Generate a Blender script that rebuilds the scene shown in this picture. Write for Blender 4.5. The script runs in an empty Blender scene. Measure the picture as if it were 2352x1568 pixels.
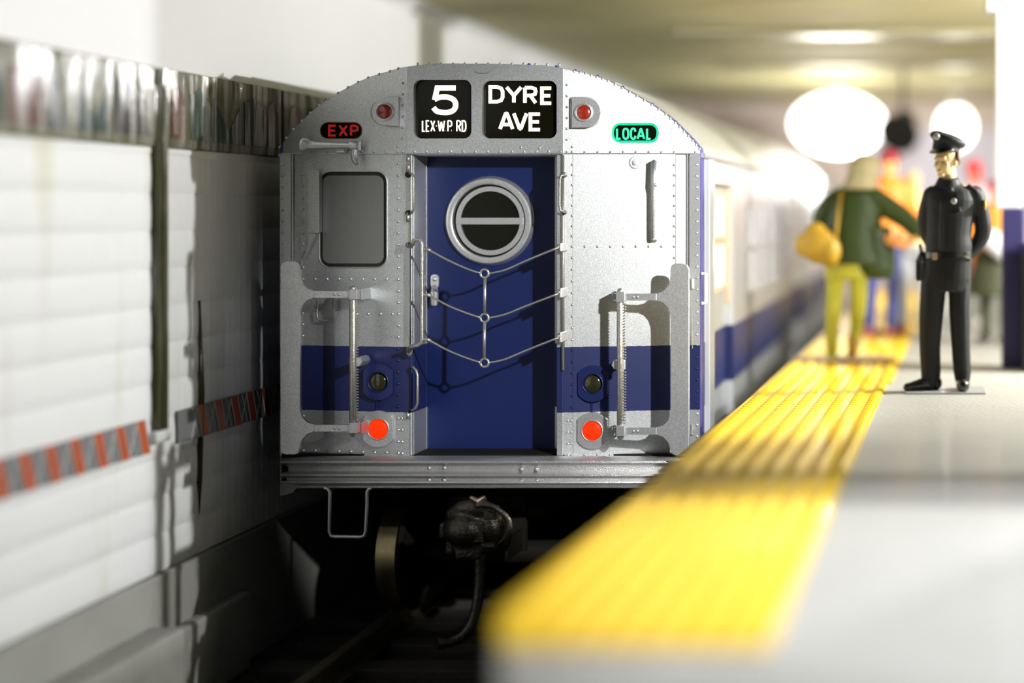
import bpy, bmesh, math, random
from mathutils import Vector, Matrix, noise
from mathutils.geometry import tessellate_polygon
random.seed(7)
S = bpy.context.scene
COL = S.collection
PI = math.pi

# ------------------------------------------------------------------ camera, world, lights, exposure
CX, CD, CZ = 2.776, 10.0, 2.69            # camera x, distance to the train face (y = 0), height above rail top
PPM, VX, VY = 362.0, 2130.0, 478.0        # photo pixels per metre at the face, vanishing point
cam_d = bpy.data.cameras.new('camera')
cam = bpy.data.objects.new('camera', cam_d); COL.objects.link(cam)
cam.location = (CX, -CD, CZ); cam.rotation_euler = (PI/2, 0, 0)
cam_d.sensor_width = 36; cam_d.lens = PPM*CD/2352*36
cam_d.shift_x = -(VX-1176)/2352; cam_d.shift_y = -(784-VY)/2352
cam_d.clip_start = .05; cam_d.clip_end = 200
cam_d.dof.use_dof = True; cam_d.dof.focus_distance = CD-.02; cam_d.dof.aperture_fstop = .22
S.camera = cam
S.view_settings.view_transform = 'Standard'; S.view_settings.look = 'None'
S.view_settings.gamma = 1; S.view_settings.use_curve_mapping = False
S.view_settings.exposure = 0.0
w = bpy.data.worlds.new('room_light'); S.world = w; w.use_nodes = True
w.node_tree.nodes['Background'].inputs[0].default_value = (.80, .84, .90, 1)
w.node_tree.nodes['Background'].inputs[1].default_value = .025

def lamp(name, loc, target, power, size, col=(1, 1, 1), spot=None):
    d = bpy.data.lights.new(name, 'SPOT' if spot else 'POINT')
    d.energy = power; d.shadow_soft_size = size; d.color = col
    if spot: d.spot_size = math.radians(spot); d.spot_blend = .5
    o = bpy.data.objects.new(name, d); COL.objects.link(o)
    o.location = loc
    o.rotation_euler = (Vector(target)-Vector(loc)).to_track_quat('-Z', 'Y').to_euler()
    return o
lamp('key_lamp', (5.4, -6.5, 4.6), (1.18, 0, 2.38), 4000, .09, (1, .99, .97), 26)
lamp('platform_lamp', (6.4, 1.55, 4.15), (0, 0, 1.5), 2000, .05, (1, .99, .97))
lamp('platform_lamp', (8.0, -4.0, 4.1), (0, 0, 1.5), 1500, .05, (.98, .98, 1))
lamp('front_fill_light', (3.6, -4.9, 4.8), (3.1, -4.55, 1.4), 780, .25, (.94, .95, 1), 62)  # added unseen spot that brightens the near platform

# ------------------------------------------------------------------ helpers
def ray(px, py, Y):
    k = (CD+Y)/CD/PPM
    return Vector((CX+(px-VX)*k, Y, CZ-(py-VY)*k))
FL, FR, CANT = 935.0, 1293.0, math.tan(math.radians(11.0))
XL, XR = CX+(FL-VX)/PPM, CX+(FR-VX)/PPM
def faceY(px):
    Y = 0.0
    if FL <= px <= FR: return 0.0
    for _ in range(8):
        X = CX+(px-VX)*(CD+Y)/CD/PPM
        Y = (X-XR)*CANT if px > FR else (XL-X)*CANT
    return Y
def F(px, py, off=0.0): return ray(px, py, faceY(px)-off)

MATS = {}
def mat(name, col, rough=.5, metal=0., var=.06, vscale=6., bump=0., bscale=80., coat=0., emit=None, estr=0., spec=.5, sparkle=0., trans=0.):
    if name in MATS: return MATS[name]
    m = bpy.data.materials.new(name); m.use_nodes = True
    nt = m.node_tree; N = nt.nodes; L = nt.links
    b = N['Principled BSDF']
    b.inputs['Roughness'].default_value = rough; b.inputs['Metallic'].default_value = metal
    b.inputs['Coat Weight'].default_value = coat; b.inputs['Coat Roughness'].default_value = .12
    b.inputs['Specular IOR Level'].default_value = spec
    b.inputs['Transmission Weight'].default_value = trans
    tc = N.new('ShaderNodeTexCoord'); nz = N.new('ShaderNodeTexNoise'); nz.inputs['Scale'].default_value = vscale
    nz.inputs['Detail'].default_value = 5
    L.new(tc.outputs['Object'], nz.inputs['Vector'])
    mx = N.new('ShaderNodeMix'); mx.data_type = 'RGBA'
    mx.inputs[6].default_value = tuple(c*(1-var) for c in col)+(1,)
    mx.inputs[7].default_value = tuple(min(1, c*(1+var)) for c in col)+(1,)
    L.new(nz.outputs['Fac'], mx.inputs[0])
    out = mx.outputs[2]
    if sparkle:
        vo = N.new('ShaderNodeTexNoise'); vo.inputs['Scale'].default_value = 190; vo.inputs['Detail'].default_value = 1
        L.new(tc.outputs['Object'], vo.inputs['Vector'])
        cr = N.new('ShaderNodeMapRange'); cr.inputs[1].default_value = .35; cr.inputs[2].default_value = .75
        cr.inputs[3].default_value = 1-sparkle*.45; cr.inputs[4].default_value = 1+sparkle
        L.new(vo.outputs['Fac'], cr.inputs[0])
        vm = N.new('ShaderNodeVectorMath'); vm.operation = 'SCALE'
        L.new(out, vm.inputs[0]); L.new(cr.outputs[0], vm.inputs['Scale']); out = vm.outputs[0]
    L.new(out, b.inputs['Base Color'])
    if bump:
        n2 = N.new('ShaderNodeTexNoise'); n2.inputs['Scale'].default_value = bscale; n2.inputs['Detail'].default_value = 3
        L.new(tc.outputs['Object'], n2.inputs['Vector'])
        bp = N.new('ShaderNodeBump'); bp.inputs['Strength'].default_value = bump; bp.inputs['Distance'].default_value = .01
        L.new(n2.outputs['Fac'], bp.inputs['Height']); L.new(bp.outputs[0], b.inputs['Normal'])
    if emit:
        b.inputs['Emission Color'].default_value = tuple(emit)+(1,); b.inputs['Emission Strength'].default_value = estr
    m['bsdf'] = 1
    MATS[name] = m
    return m

def tag(o, label=None, cat=None, group=None, kind=None):
    if label: o['label'] = label
    if cat: o['category'] = cat
    if group: o['group'] = group
    if kind: o['kind'] = kind
    return o
def empty(name, loc=(0, 0, 0), rz=0.):
    o = bpy.data.objects.new(name, None); COL.objects.link(o); o.location = loc; o.rotation_euler = (0, 0, rz)
    o.empty_display_size = .1
    return o

class MB:
    def __init__(s): s.v = []; s.f = []; s.m = []; s.mi = 0
    def add(s, vs, fs):
        n = len(s.v); s.v += [Vector(v) for v in vs]; s.f += [tuple(i+n for i in f) for f in fs]; s.m += [s.mi]*len(fs); return s
    def box(s, a, b):
        x0, x1 = sorted((a[0], b[0])); y0, y1 = sorted((a[1], b[1])); z0, z1 = sorted((a[2], b[2]))
        return s.add([(x0,y0,z0),(x1,y0,z0),(x1,y1,z0),(x0,y1,z0),(x0,y0,z1),(x1,y0,z1),(x1,y1,z1),(x0,y1,z1)],
              [(0,3,2,1),(4,5,6,7),(0,1,5,4),(1,2,6,5),(2,3,7,6),(3,0,4,7)])
    def tube(s, path, r, seg=10, closed=False, sx=1.):
        P = [Vector(p) for p in path]; n = len(P)
        R = list(r) if hasattr(r, '__len__') else [r]*n
        T = []
        for i in range(n):
            a = P[(i-1) % n] if (closed or i > 0) else P[i]; b = P[(i+1) % n] if (closed or i < n-1) else P[i]
            t = (b-a); T.append(t.normalized() if t.length > 1e-9 else Vector((0, 0, 1)))
        up = Vector((0, 0, 1)) if abs(T[0].z) < .9 else Vector((0, 1, 0))
        u = T[0].cross(up).normalized(); vs = []; fs = []
        for i in range(n):
            u = (u-T[i]*u.dot(T[i])).normalized(); v = T[i].cross(u)
            for k in range(seg):
                a = 2*PI*k/seg; vs.append(P[i]+(u*math.cos(a)*sx+v*math.sin(a))*R[i])
        for i in range(n if closed else n-1):
            for k in range(seg):
                a, b = i*seg+k, i*seg+(k+1) % seg; c, d = ((i+1) % n)*seg+(k+1) % seg, ((i+1) % n)*seg+k
                fs.append((a, b, c, d))
        if not closed: fs.append(tuple(range(seg-1, -1, -1))); fs.append(tuple((n-1)*seg+k for k in range(seg)))
        return s.add(vs, fs)
    def lathe(s, prof, c, axis=(0, 0, 1), seg=24):      # prof: (radius, height along axis)
        ax = Vector(axis).normalized(); q = Vector((0, 0, 1)).rotation_difference(ax); c = Vector(c); vs = []; fs = []
        n = len(prof)
        for (r, h) in prof:
            for k in range(seg):
                a = 2*PI*k/seg; vs.append(c+q @ Vector((r*math.cos(a), r*math.sin(a), h)))
        for i in range(n-1):
            for k in range(seg): fs.append((i*seg+k, i*seg+(k+1) % seg, (i+1)*seg+(k+1) % seg, (i+1)*seg+k))
        fs.append(tuple(range(seg-1, -1, -1))); fs.append(tuple((n-1)*seg+k for k in range(seg)))
        return s.add(vs, fs)
    def ball(s, c, r, seg=12, rings=8, rot=None):
        c = Vector(c); R = r if hasattr(r, '__len__') else (r, r, r); vs = []; fs = []
        M = rot.to_matrix() if rot else Matrix.Identity(3)
        vs.append(c+M @ Vector((0, 0, -R[2])))
        for i in range(1, rings):
            a = -PI/2+PI*i/rings
            for k in range(seg):
                b = 2*PI*k/seg; vs.append(c+M @ Vector((R[0]*math.cos(a)*math.cos(b), R[1]*math.cos(a)*math.sin(b), R[2]*math.sin(a))))
        vs.append(c+M @ Vector((0, 0, R[2])))
        for k in range(seg): fs.append((0, 1+(k+1) % seg, 1+k))
        for i in range(rings-2):
            for k in range(seg): fs.append((1+i*seg+k, 1+i*seg+(k+1) % seg, 1+(i+1)*seg+(k+1) % seg, 1+(i+1)*seg+k))
        t = len(vs)-1; b0 = 1+(rings-2)*seg
        for k in range(seg): fs.append((b0+k, b0+(k+1) % seg, t))
        return s.add(vs, fs)
    def plate(s, front, loops, depth):                  # loops: outer + holes as lists of 2d keys; front(k)->Vector ; extruded by depth vector
        pts = [[Vector(p+(0,)) if len(p) == 2 else Vector(p) for p in lp] for lp in loops]
        tris = tessellate_polygon(pts)
        flat = [k for lp in loops for k in lp]
        fv = [front(*k) for k in flat]; n = len(fv); D = Vector(depth)
        vs = fv+[v+D for v in fv]; fs = []
        for t in tris:
            a, b, c = [fv[i] for i in t]
            nrm = (b-a).cross(c-a)
            if nrm.length < 1e-12: continue
            t = tuple(t) if nrm.dot(D) < 0 else tuple(reversed(t))
            fs.append(t); fs.append(tuple(i+n for i in reversed(t)))
        o = 0
        for lp in loops:
            m = len(lp)
            for i in range(m):
                j = (i+1) % m; fs.append((o+i, o+j, o+j+n, o+i+n))
            o += m
        s.add(vs, fs); s.fixn = True
        return s
    def build(s, name, m, parent=None, smooth=False, bevel=0., auto=None, sub=0):
        me = bpy.data.meshes.new(name); me.from_pydata([tuple(v) for v in s.v], [], s.f)
        bm = bmesh.new(); bm.from_mesh(me)
        bmesh.ops.recalc_face_normals(bm, faces=bm.faces); bm.to_mesh(me); bm.free()
        ms = m if isinstance(m, (list, tuple)) else [m]
        for x in ms: me.materials.append(x)
        if len(ms) > 1: me.polygons.foreach_set('material_index', s.m)
        if smooth: me.polygons.foreach_set('use_smooth', [True]*len(me.polygons))
        if smooth and auto is not None:
            me.set_sharp_from_angle(angle=math.radians(auto))
        o = bpy.data.objects.new(name, me); COL.objects.link(o)
        if parent:
            o.parent = parent
            if parent.type == 'EMPTY' or True:
                o.matrix_parent_inverse = Matrix.Identity(4)
        if bevel:
            b = o.modifiers.new('bevel', 'BEVEL'); b.width = bevel; b.segments = 2; b.limit_method = 'ANGLE'; b.angle_limit = math.radians(40)
        if sub:
            b = o.modifiers.new('sub', 'SUBSURF'); b.levels = sub; b.render_levels = sub
        return o
    def fuse(s, name, m, parent=None, voxel=.01, smooth=4, sub=0):   # fuse overlapping shapes into one continuous skin
        o = s.build(name, m, None)
        r = o.modifiers.new('r', 'REMESH'); r.mode = 'VOXEL'; r.voxel_size = voxel; r.use_smooth_shade = True
        if smooth:
            sm = o.modifiers.new('s', 'SMOOTH'); sm.factor = .5; sm.iterations = smooth
        dg = bpy.context.evaluated_depsgraph_get(); dg.update()
        me = bpy.data.meshes.new_from_object(o.evaluated_get(dg)); me.name = name
        o.modifiers.clear(); o.data = me
        if not me.materials: me.materials.append(m)
        me.polygons.foreach_set('use_smooth', [True]*len(me.polygons))
        if parent: o.parent = parent
        return o

def arc(cx, cy, r, a0, a1, n=8, ry=None):
    ry = ry or r
    return [(cx+r*math.cos(math.radians(a0+(a1-a0)*i/n)), cy+ry*math.sin(math.radians(a0+(a1-a0)*i/n))) for i in range(n+1)]
def rrect(x0, y0, x1, y1, r, n=6):
    return arc(x1-r, y0+r, r, -90, 0, n)+arc(x1-r, y1-r, r, 0, 90, n)+arc(x0+r, y1-r, r, 90, 180, n)+arc(x0+r, y0+r, r, 180, 270, n)
def circ(cx, cy, r, n=32): return arc(cx, cy, r, 0, 360*(n-1)/n, n-1)
def lerp(a, b, t): return a+(b-a)*t
def catmull(pts, n=5, closed=False):
    P = [Vector(p) for p in pts]; out = []
    for i in range(len(P)-1):
        p0 = P[max(0, i-1)]; p1 = P[i]; p2 = P[i+1]; p3 = P[min(len(P)-1, i+2)]
        for k in range(n):
            t = k/n
            out.append(.5*((2*p1)+(p2-p0)*t+(2*p0-5*p1+4*p2-p3)*t*t+(3*p1-p0-3*p2+p3)*t**3))
    out.append(P[-1]); return out

# ------------------------------------------------------------------ materials
def livery():
    m = mat('livery_paint', (.55, .57, .58), .42, .85, .03, 3., .12, 260, sparkle=.35)
    nt = m.node_tree; N = nt.nodes; L = nt.links; b = N['Principled BSDF']
    src = b.inputs['Base Color'].links[0].from_socket
    g = N.new('ShaderNodeNewGeometry'); sp = N.new('ShaderNodeSeparateXYZ'); L.new(g.outputs['Position'], sp.inputs[0])
    wob = N.new('ShaderNodeTexNoise'); wob.inputs['Scale'].default_value = 30; L.new(g.outputs['Position'], wob.inputs['Vector'])
    ad = N.new('ShaderNodeMath'); ad.operation = 'MULTIPLY_ADD'; ad.inputs[1].default_value = .006
    L.new(wob.outputs['Fac'], ad.inputs[0]); L.new(sp.outputs['Z'], ad.inputs[2])
    a = N.new('ShaderNodeMath'); a.operation = 'GREATER_THAN'; a.inputs[1].default_value = 1.397; L.new(ad.outputs[0], a.inputs[0])
    c = N.new('ShaderNodeMath'); c.operation = 'LESS_THAN'; c.inputs[1].default_value = 1.812; L.new(ad.outputs[0], c.inputs[0])
    e = N.new('ShaderNodeMath'); e.operation = 'MULTIPLY'; L.new(a.outputs[0], e.inputs[0]); L.new(c.outputs[0], e.inputs[1])
    mx = N.new('ShaderNodeMix'); mx.data_type = 'RGBA'; L.new(e.outputs[0], mx.inputs[0]); L.new(src, mx.inputs[6])
    mx.inputs[7].default_value = (.008, .015, .085, 1); L.new(mx.outputs[2], b.inputs['Base Color'])
    mm = N.new('ShaderNodeMath'); mm.operation = 'MULTIPLY_ADD'; mm.inputs[1].default_value = -.75; mm.inputs[2].default_value = .85
    L.new(e.outputs[0], mm.inputs[0]); L.new(mm.outputs[0], b.inputs['Metallic'])
    return m
LIV = livery()
SILV = mat('silver_paint', (.56, .57, .58), .42, .85, .05, 8, .12, 260, sparkle=.3)
DSILV = mat('dull_silver_paint', (.52, .52, .52), .38, .85, .12, 10, .3, 160, sparkle=.3)
ROD = mat('silver_rod_paint', (.42, .41, .37), .3, .75, .12, 20, .25, 160, sparkle=.3)
BLUE = mat('blue_door_paint', (.003, .011, .075), .42, 0, .06, 4, .1, 300, spec=.35)
BLUEB = mat('blue_bezel_paint', (.008, .015, .085), .35, .1, .06, 10)
VIOLET = mat('violet_blue_edge_and_fringe', (.055, .05, .22), .45, .1, .3, 12)  # blue edge paint, with colour fringing of bright highlights painted in
BLACK = mat('black_glass', (.005, .005, .002), .10, 0, .1, 10, spec=.18)
RUBBER = mat('black_rubber', (.012, .012, .008), .5, 0, .1, 10)
CABGL = mat('grey_window_film', (.135, .14, .135), .25, 0, .03, 3, spec=.5)
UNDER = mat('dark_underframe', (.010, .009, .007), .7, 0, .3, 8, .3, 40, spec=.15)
CASTM = mat('dark_cast_metal', (.07, .065, .055), .36, .85, .35, 25, .6, 60)
BRASS = mat('worn_wheel_tread', (.30, .25, .14), .3, .9, .3, 30)
LETTER = mat('lit_letter_cream', (.9, .8, .65), .5, emit=(1, .86, .66), estr=1.25)
REDL = mat('lit_letter_red', (.22, .006, .003), .5, emit=(1, .02, .01), estr=.20)
GRNL = mat('lit_letter_green', (0, .4, .2), .5, emit=(.0, .62, .28), estr=1.0)
REDLENS = mat('dull_red_lens', (.28, .018, .006), .25, 0, .25, 40, coat=.6)
REDLIT = mat('lit_red_lens', (.25, .008, .001), .45, 0, .4, 60, spec=.15, emit=(1, .04, 0), estr=.8)
DKLENS = mat('dark_lens', (.022, .022, .010), .12, 0, .2, 30, coat=1)

# ------------------------------------------------------------------ subway car
car = empty('subway_car', (0, 0, 0))
tag(car, 'silver subway car with blue stripe, blue end door and lit route signs', 'train car')
def pieces(mb):
    p = list(range(len(mb.v)))
    def f(i):
        while p[i] != i: p[i] = p[p[i]]; i = p[i]
        return i
    for fc in mb.f:
        a = f(fc[0])
        for b in fc[1:]: p[f(b)] = a
    g = {}
    for fc in mb.f: g.setdefault(f(fc[0]), []).append(fc)
    out = []
    for fcs in g.values():
        ids = sorted({i for fc in fcs for i in fc}); mp = {i: k for k, i in enumerate(ids)}
        q = MB(); q.add([mb.v[i] for i in ids], [tuple(mp[i] for i in fc) for fc in fcs]); out.append(q)
    return out
def part(mb, name, m, parent=car, split=False, **k):
    if split:
        for q in pieces(mb): o = q.build(name, m, parent, **k)
        return o
    return mb.build(name, m, parent, **k)

ROOF = [(643,352),(643,338),(658,317),(675,297),(694,277),(713,259),(734,242),(755,227),(777,213),(800,200),(823,188),(846,178),(871,170),(896,163),(915,157),(935,153.5)]
ROOFC = [(935,153.5),(947,152),(975,149),(1003,147),(1040,146.5),(1076,147),(1125,147),(1170,148),(1212,149),(1251,151),(1275,154),(1293,158)]
ROOFR = [(1293,158),(1318,163),(1344,168),(1370,176),(1396,185),(1428,201),(1462,220),(1496,240),(1528,262),(1550,281),(1570,301),(1590,322),(1606,341),(1608,352)]
def rivet(mb, px, py, off=0., r=3.3):
    c = F(px, py, off); R = r/PPM
    vs = []; fs = []
    for (k, h) in ((1, 0), (.75, -.55), (.3, -.85)):
        for i in range(7):
            a = 2*PI*i/7; vs.append(c+Vector((R*k*math.cos(a), R*h*1.1, R*k*math.sin(a))))
    for i in range(7):
        for j in range(2): fs.append((j*7+i, j*7+(i+1) % 7, (j+1)*7+(i+1) % 7, (j+1)*7+i))
    fs.append(tuple(14+i for i in range(7)))
    mb.add(vs, fs)
def rrow(mb, x0, y0, x1, y1, n, **k):
    for i in range(n): rivet(mb, lerp(x0, x1, i/max(1, n-1)), lerp(y0, y1, i/max(1, n-1)), **k)
IN = (0, .03, 0)
# hood pieces above the cornice line
EXPO = rrect(735, 280, 832, 320, 18)
LOCO = rrect(1405, 282, 1513, 328, 20)
mb = MB(); mb.plate(lambda x, y: F(x, y, .006), [ROOF+[(935,352)], list(reversed(EXPO))], IN)
rrow(mb, 925, 191, 925, 318, 6, off=.006)
rivet(mb, 913, 336, off=.006)
for x in (750, 832, 859, 886, 913): rivet(mb, x, 348, off=.006)
for i in range(1, len(ROOF)-1):
    x, y = ROOF[i]; rivet(mb, x, y+1, .0, 4)
part(mb, 'hood_panel', LIV)
S5 = rrect(950, 183, 1083, 318, 18); SD = rrect(1107, 185, 1279, 318, 18)
mb = MB(); mb.plate(lambda x, y: F(x, y, .012), [ROOFC+[(1293,352),(935,352)], list(reversed(S5)), list(reversed(SD))], (0, .04, 0))
for x in range(952, 1290, 28): rivet(mb, x, 348, off=.012)
rivet(mb, 1197, 339, off=.012); rivet(mb, 1239, 340, off=.012); rivet(mb, 925, 348, .012)
for x in range(960, 1290, 27): rivet(mb, x, 147+max(0, (960-x))*.1+(2 if x > 1210 else 0), 0, 4)
mb.tube([F(1090,163,.014), F(1096,168,.016), F(1122,168,.016), F(1130,160,.016), F(1140,152,.014)], .003, 6)
part(mb, 'hood_panel', LIV)
mb = MB(); mb.plate(lambda x, y: F(x, y, .006), [ROOFR+[(1293,352)], list(reversed(LOCO))], IN)
rrow(mb, 1302, 195, 1302, 321, 6, off=.006)
for x in (1302, 1314, 1343, 1373, 1402, 1431, 1460, 1490, 1519, 1548, 1597): rivet(mb, x, 349, off=.006)
rivet(mb, 1314, 337, off=.006)
for i in range(1, len(ROOFR)-1):
    x, y = ROOFR[i]; rivet(mb, x, y+1, .0, 4)
    if i < len(ROOFR)-2: rivet(mb, (x+ROOFR[i+1][0])/2, (y+ROOFR[i+1][1])/2+1, .0, 4)
part(mb, 'hood_panel', LIV)
# cornice drip lip
mb = MB()
for (a, b) in ((643, 935), (1293, 1608)):
    p = [F(a, 352, .0), F(b, 352, .0), F(b, 350, .014), F(a, 350, .014), F(a, 352.6, .014), F(b, 352.6, .014)]
    mb.tube([F(a, 352.5, .006), F((a+b)/2, 352.5, .006), F(b, 352.5, .006)], .004, 6)
mb.tube([F(935, 353, .01), F(1293, 353, .01)], .006, 6)
part(mb, 'cornice', LIV)
# lower end panels
WIN = rrect(733, 392, 890, 615, 26)
mb = MB(); mb.plate(lambda x, y: F(x, y, 0), [[(690,353),(947,353),(947,1040),(941,1047),(690,1047)], list(reversed(WIN))], IN)
rrow(mb, 915, 376, 915, 1040, 26)
rrow(mb, 924, 960, 924, 1041, 4)
rrow(mb, 697, 641, 888, 641, 8)
for x in (820, 846, 874, 901): rivet(mb, x, 721)
rrow(mb, 696, 375, 696, 614, 10); rrow(mb, 696, 719, 696, 771, 3)
rivet(mb, 697, 955); rrow(mb, 697, 1034, 888, 1039, 8)
for (x, y) in ((698,580),(704,570),(709,562)): rivet(mb, x, y, .008, 2.5)
part(mb, 'end_panel', LIV)
mb = MB(); mb.plate(lambda x, y: F(x, y, 0), [[(1293,353),(1552,353),(1552,1047),(1300,1047),(1293,1040)]], IN)
rrow(mb, 1314, 378, 1314, 566, 9); rrow(mb, 1314, 592, 1314, 780, 8); rrow(mb, 1314, 805, 1314, 935, 6)
rrow(mb, 1313, 966, 1313, 1045, 4); rrow(mb, 1304, 966, 1304, 1045, 4)
rrow(mb, 1343, 566, 1519, 566, 7); rrow(mb, 1548, 379, 1548, 566, 9); rivet(mb, 1548, 592)
rrow(mb, 1343, 1044, 1518, 1044, 7)
part(mb, 'end_panel', LIV)
mb = MB()      # seam strips beside the panels
mb.plate(lambda x, y: F(x, y, -.012), [[(1552,353),(1576,353),(1576,1047),(1552,1047)]], IN)
mb.plate(lambda x, y: F(x, y, -.012), [[(668,353),(690,353),(690,1047),(668,1047)]], IN)
part(mb, 'corner_filler', LIV, split=True); mb = MB()
mb.tube([F(1316,353), F(1316,700), F(1316,1045)], .002, 5)
mb.tube([F(693,353,.001), F(693,1045,.001)], .002, 5); mb.tube([F(1552,353,.001), F(1552,1045,.001)], .002, 5)
part(mb, 'panel_seam', LIV, split=True)
for (a, b, rx, y1) in ((643, 668, 649, 590), (1583, 1607, 1601, 1010)):
    mb = MB(); yy = faceY((a+b)/2)
    mb.plate(lambda x, y: ray(x, y, yy-.01), [rrect(a, 353, b, 1047, 4, 2)], (0, .06, 0))
    n = int((y1-378)/26)
    for i in range(n+1):
        c = ray(rx, 378+26*i, yy-.01); mb.ball(c, .009, 7, 5)
    part(mb, 'corner_post', LIV)
mb = MB()
mb.tube([F(1579,353,.0), F(1579,1045,.0)], .007, 6); mb.tube([F(672,353), F(672,600)], .006, 6)
part(mb, 'corner_groove_bead', SILV, split=True)
# blue edge seam with painted violet fringing behind the end cap, and body shell
Y0 = .16
def prof(Y, grow=0.):
    pts = [ray(x, y, .155) for (x, y) in ROOF+ROOFC[1:]+ROOFR[1:]]
    pts = [Vector((p.x, Y, p.z)) for p in pts]
    c = Vector((-.04, Y, 2.0))
    return [p+(p-c).normalized()*grow for p in pts]
XSL, XSR = prof(0)[0].x, prof(0)[-1].x
def strip(mb, A, B):
    n = len(A); mb.add(A+B, [(i, i+1, n+i+1, n+i) for i in range(n-1)])
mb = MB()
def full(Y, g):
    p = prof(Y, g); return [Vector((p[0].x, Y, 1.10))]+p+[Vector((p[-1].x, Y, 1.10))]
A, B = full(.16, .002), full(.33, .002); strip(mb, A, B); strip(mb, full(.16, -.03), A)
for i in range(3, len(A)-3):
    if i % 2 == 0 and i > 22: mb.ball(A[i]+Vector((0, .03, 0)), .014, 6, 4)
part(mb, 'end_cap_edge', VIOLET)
mb = MB()
A, B = prof(.34), prof(15.4); strip(mb, A, B)
mb.add([(p.x, 15.4, p.z) for p in B]+[(XSR, 15.4, .9), (XSL, 15.4, .9)], [tuple(range(len(B)+2))])
for i in (6, 12, 18, 24, 30):
    if i < len(A): mb.tube([A[i]+Vector((0, .02, .0)), B[i]], .01, 5)
part(mb, 'roof', mat('roof_paint', (.50, .50, .46), .35, .4, .08, 4, .1, 200, sparkle=.2), smooth=True, auto=30)
mb = MB(); zc = prof(0)[-1].z
mb.tube([(XSR+.012, .2, zc-.01), (XSR+.012, 15.4, zc-.01)], .018, 8)
mb.tube([(XSL-.012, .2, zc-.01), (XSL-.012, 15.4, zc-.01)], .018, 8)
part(mb, 'rain_gutter', LIV, split=True)
mb = MB(); mb.box((XSL, .35, 1.0), (XSL+.04, 15.4, zc)); part(mb, 'side_wall', LIV)
DOORS = [(.63, 1.90), (7.0, 8.27), (13.3, 14.57)]
WINS = [(y, y+.62) for y in (2.75, 3.65, 4.55, 5.45, 8.95, 9.85, 10.75, 11.65, 12.45)]
loops = [[(.35, 1.0), (.35, zc), (15.4, zc), (15.4, 1.0)]]
for (a, b) in DOORS: loops.append([(a, 1.06), (b, 1.06), (b, 2.86), (a, 2.86)])
for (a, b) in WINS: loops.append([(a, 2.0), (b, 2.0), (b, 2.72), (a, 2.72)])
mb = MB(); mb.plate(lambda y, z: Vector((XSR, y, z)), loops, (-.05, 0, 0)); part(mb, 'side_wall', LIV)
GLS = mat('pale_side_window', (.52, .55, .60), .12, .0, .1, 4, spec=.8)
TANP = mat('tan_frame_paint', (.42, .30, .19), .5, 0, .15, 6)
for (a, b) in DOORS:
    mb = MB(); x1 = XSR-.055
    mb.box((x1-.03, a-.01, 1.06), (x1, b+.01, 2.87))
    d = part(mb, 'side_door', LIV)
    ww = (b-a)/2
    for (p, q) in ((a+.12, b-.12),):
        fr = MB()
        for (z0, z1) in ((2.12, 2.42), (2.49, 2.79)):
            for (u0, u1, v0, v1) in ((p, q, z0-.03, z0), (p, q, z1, z1+.03), (p-.03, p, z0-.03, z1+.03), (q, q+.03, z0-.03, z1+.03)):
                fr.box((x1-.005, u0, v0), (x1+.018, u1, v1))
        fr.box((x1-.005, q+.03, 1.98), (x1+.02, q+.12, 2.86))
        part(fr, 'window_frame', TANP, d)
        for (z0, z1) in ((2.12, 2.42), (2.49, 2.79)):
            g = MB(); g.box((x1, p, z0), (x1+.008, q, z1)); part(g, 'pane', GLS, d)
for (a, b) in WINS:
    g = MB(); g.box((XSR-.03, a, 2.0), (XSR-.018, b, 2.72)); fr = part(g, 'side_window', GLS)
    f2 = MB(); f2.box((XSR-.02, a, 2.34), (XSR+.006, b, 2.37)); part(f2, 'window_frame', SILV, fr)
mb = MB(); mb.box((XSR-.01, .37, 1.0), (XSR+.035, .60, zc-.03)); part(mb, 'door_guard_post', mat('pale_grey_paint', (.50, .52, .56), .4, .1), bevel=.008)
mb = MB(); mb.tube([(XSR+.01, .14, 2.27), (XSR+.035, .16, 2.27), (XSR+.035, .16, 2.08), (XSR+.01, .14, 2.08)], .012, 6); part(mb, 'grab_handle', mat('white_paint', (.8, .8, .8), .4))
mb = MB(); mb.box((XSL+.03, .35, 1.0), (XSR-.03, 15.38, 1.12)); part(mb, 'car_floor', UNDER)

# end door, recess and jambs
YD = .30
mb = MB()
xl, xr = F(948, 400).x, F(1286, 400).x
zt, zb = F(1100, 355).z, F(1100, 1046).z
mb.box((xl-.03, .028, zb), (xl, YD+.05, zt)); mb.box((xr, .012, zb), (xr+.03, YD+.05, zt))
mb.box((xl-.03, .04, zt-.005), (xr+.03, YD+.05, zt+.05))
mb.box((F(948,400).x-.002, -.004, zb), (F(941,400).x, .03, zt))
mb.box((F(1279,400).x, -.004, zb), (F(1294,400).x, .03, zt))
part(mb, 'door_surround', LIV, bevel=.004)
mb = MB(); a = ray(983, 500, YD); b = ray(1278, 500, YD)
mb.box((a.x-.01, YD, zb-.02), (b.x+.03, YD+.04, zt+.02)); door = part(mb, 'end_door', BLUE)
mb = MB(); mb.box((ray(977,0,YD).x, YD-.03, zb), (ray(983,0,YD).x, YD, zt)); mb.box((ray(1276,0,YD).x, YD-.02, zb), (xr, YD, zt)); part(mb, 'door_edge_trim', LIV, bevel=.003)
cx, cy = 1126, 507
def DR(off): return lambda x, y: ray(x, y, YD-off)
def ring(mb, cx, cy, r0, r1, off, depth, n=56):
    mb.plate(DR(off), [circ(cx, cy, r1, n), list(reversed(circ(cx, cy, r0, n)))], (0, depth, 0))
pf = [(83/PPM, .0), (84/PPM, .035), (90/PPM, .042), (97/PPM, .038), (101/PPM, .02), (103/PPM, 0)]
k = (CD+YD)/CD; c = ray(cx, cy, YD)
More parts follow.
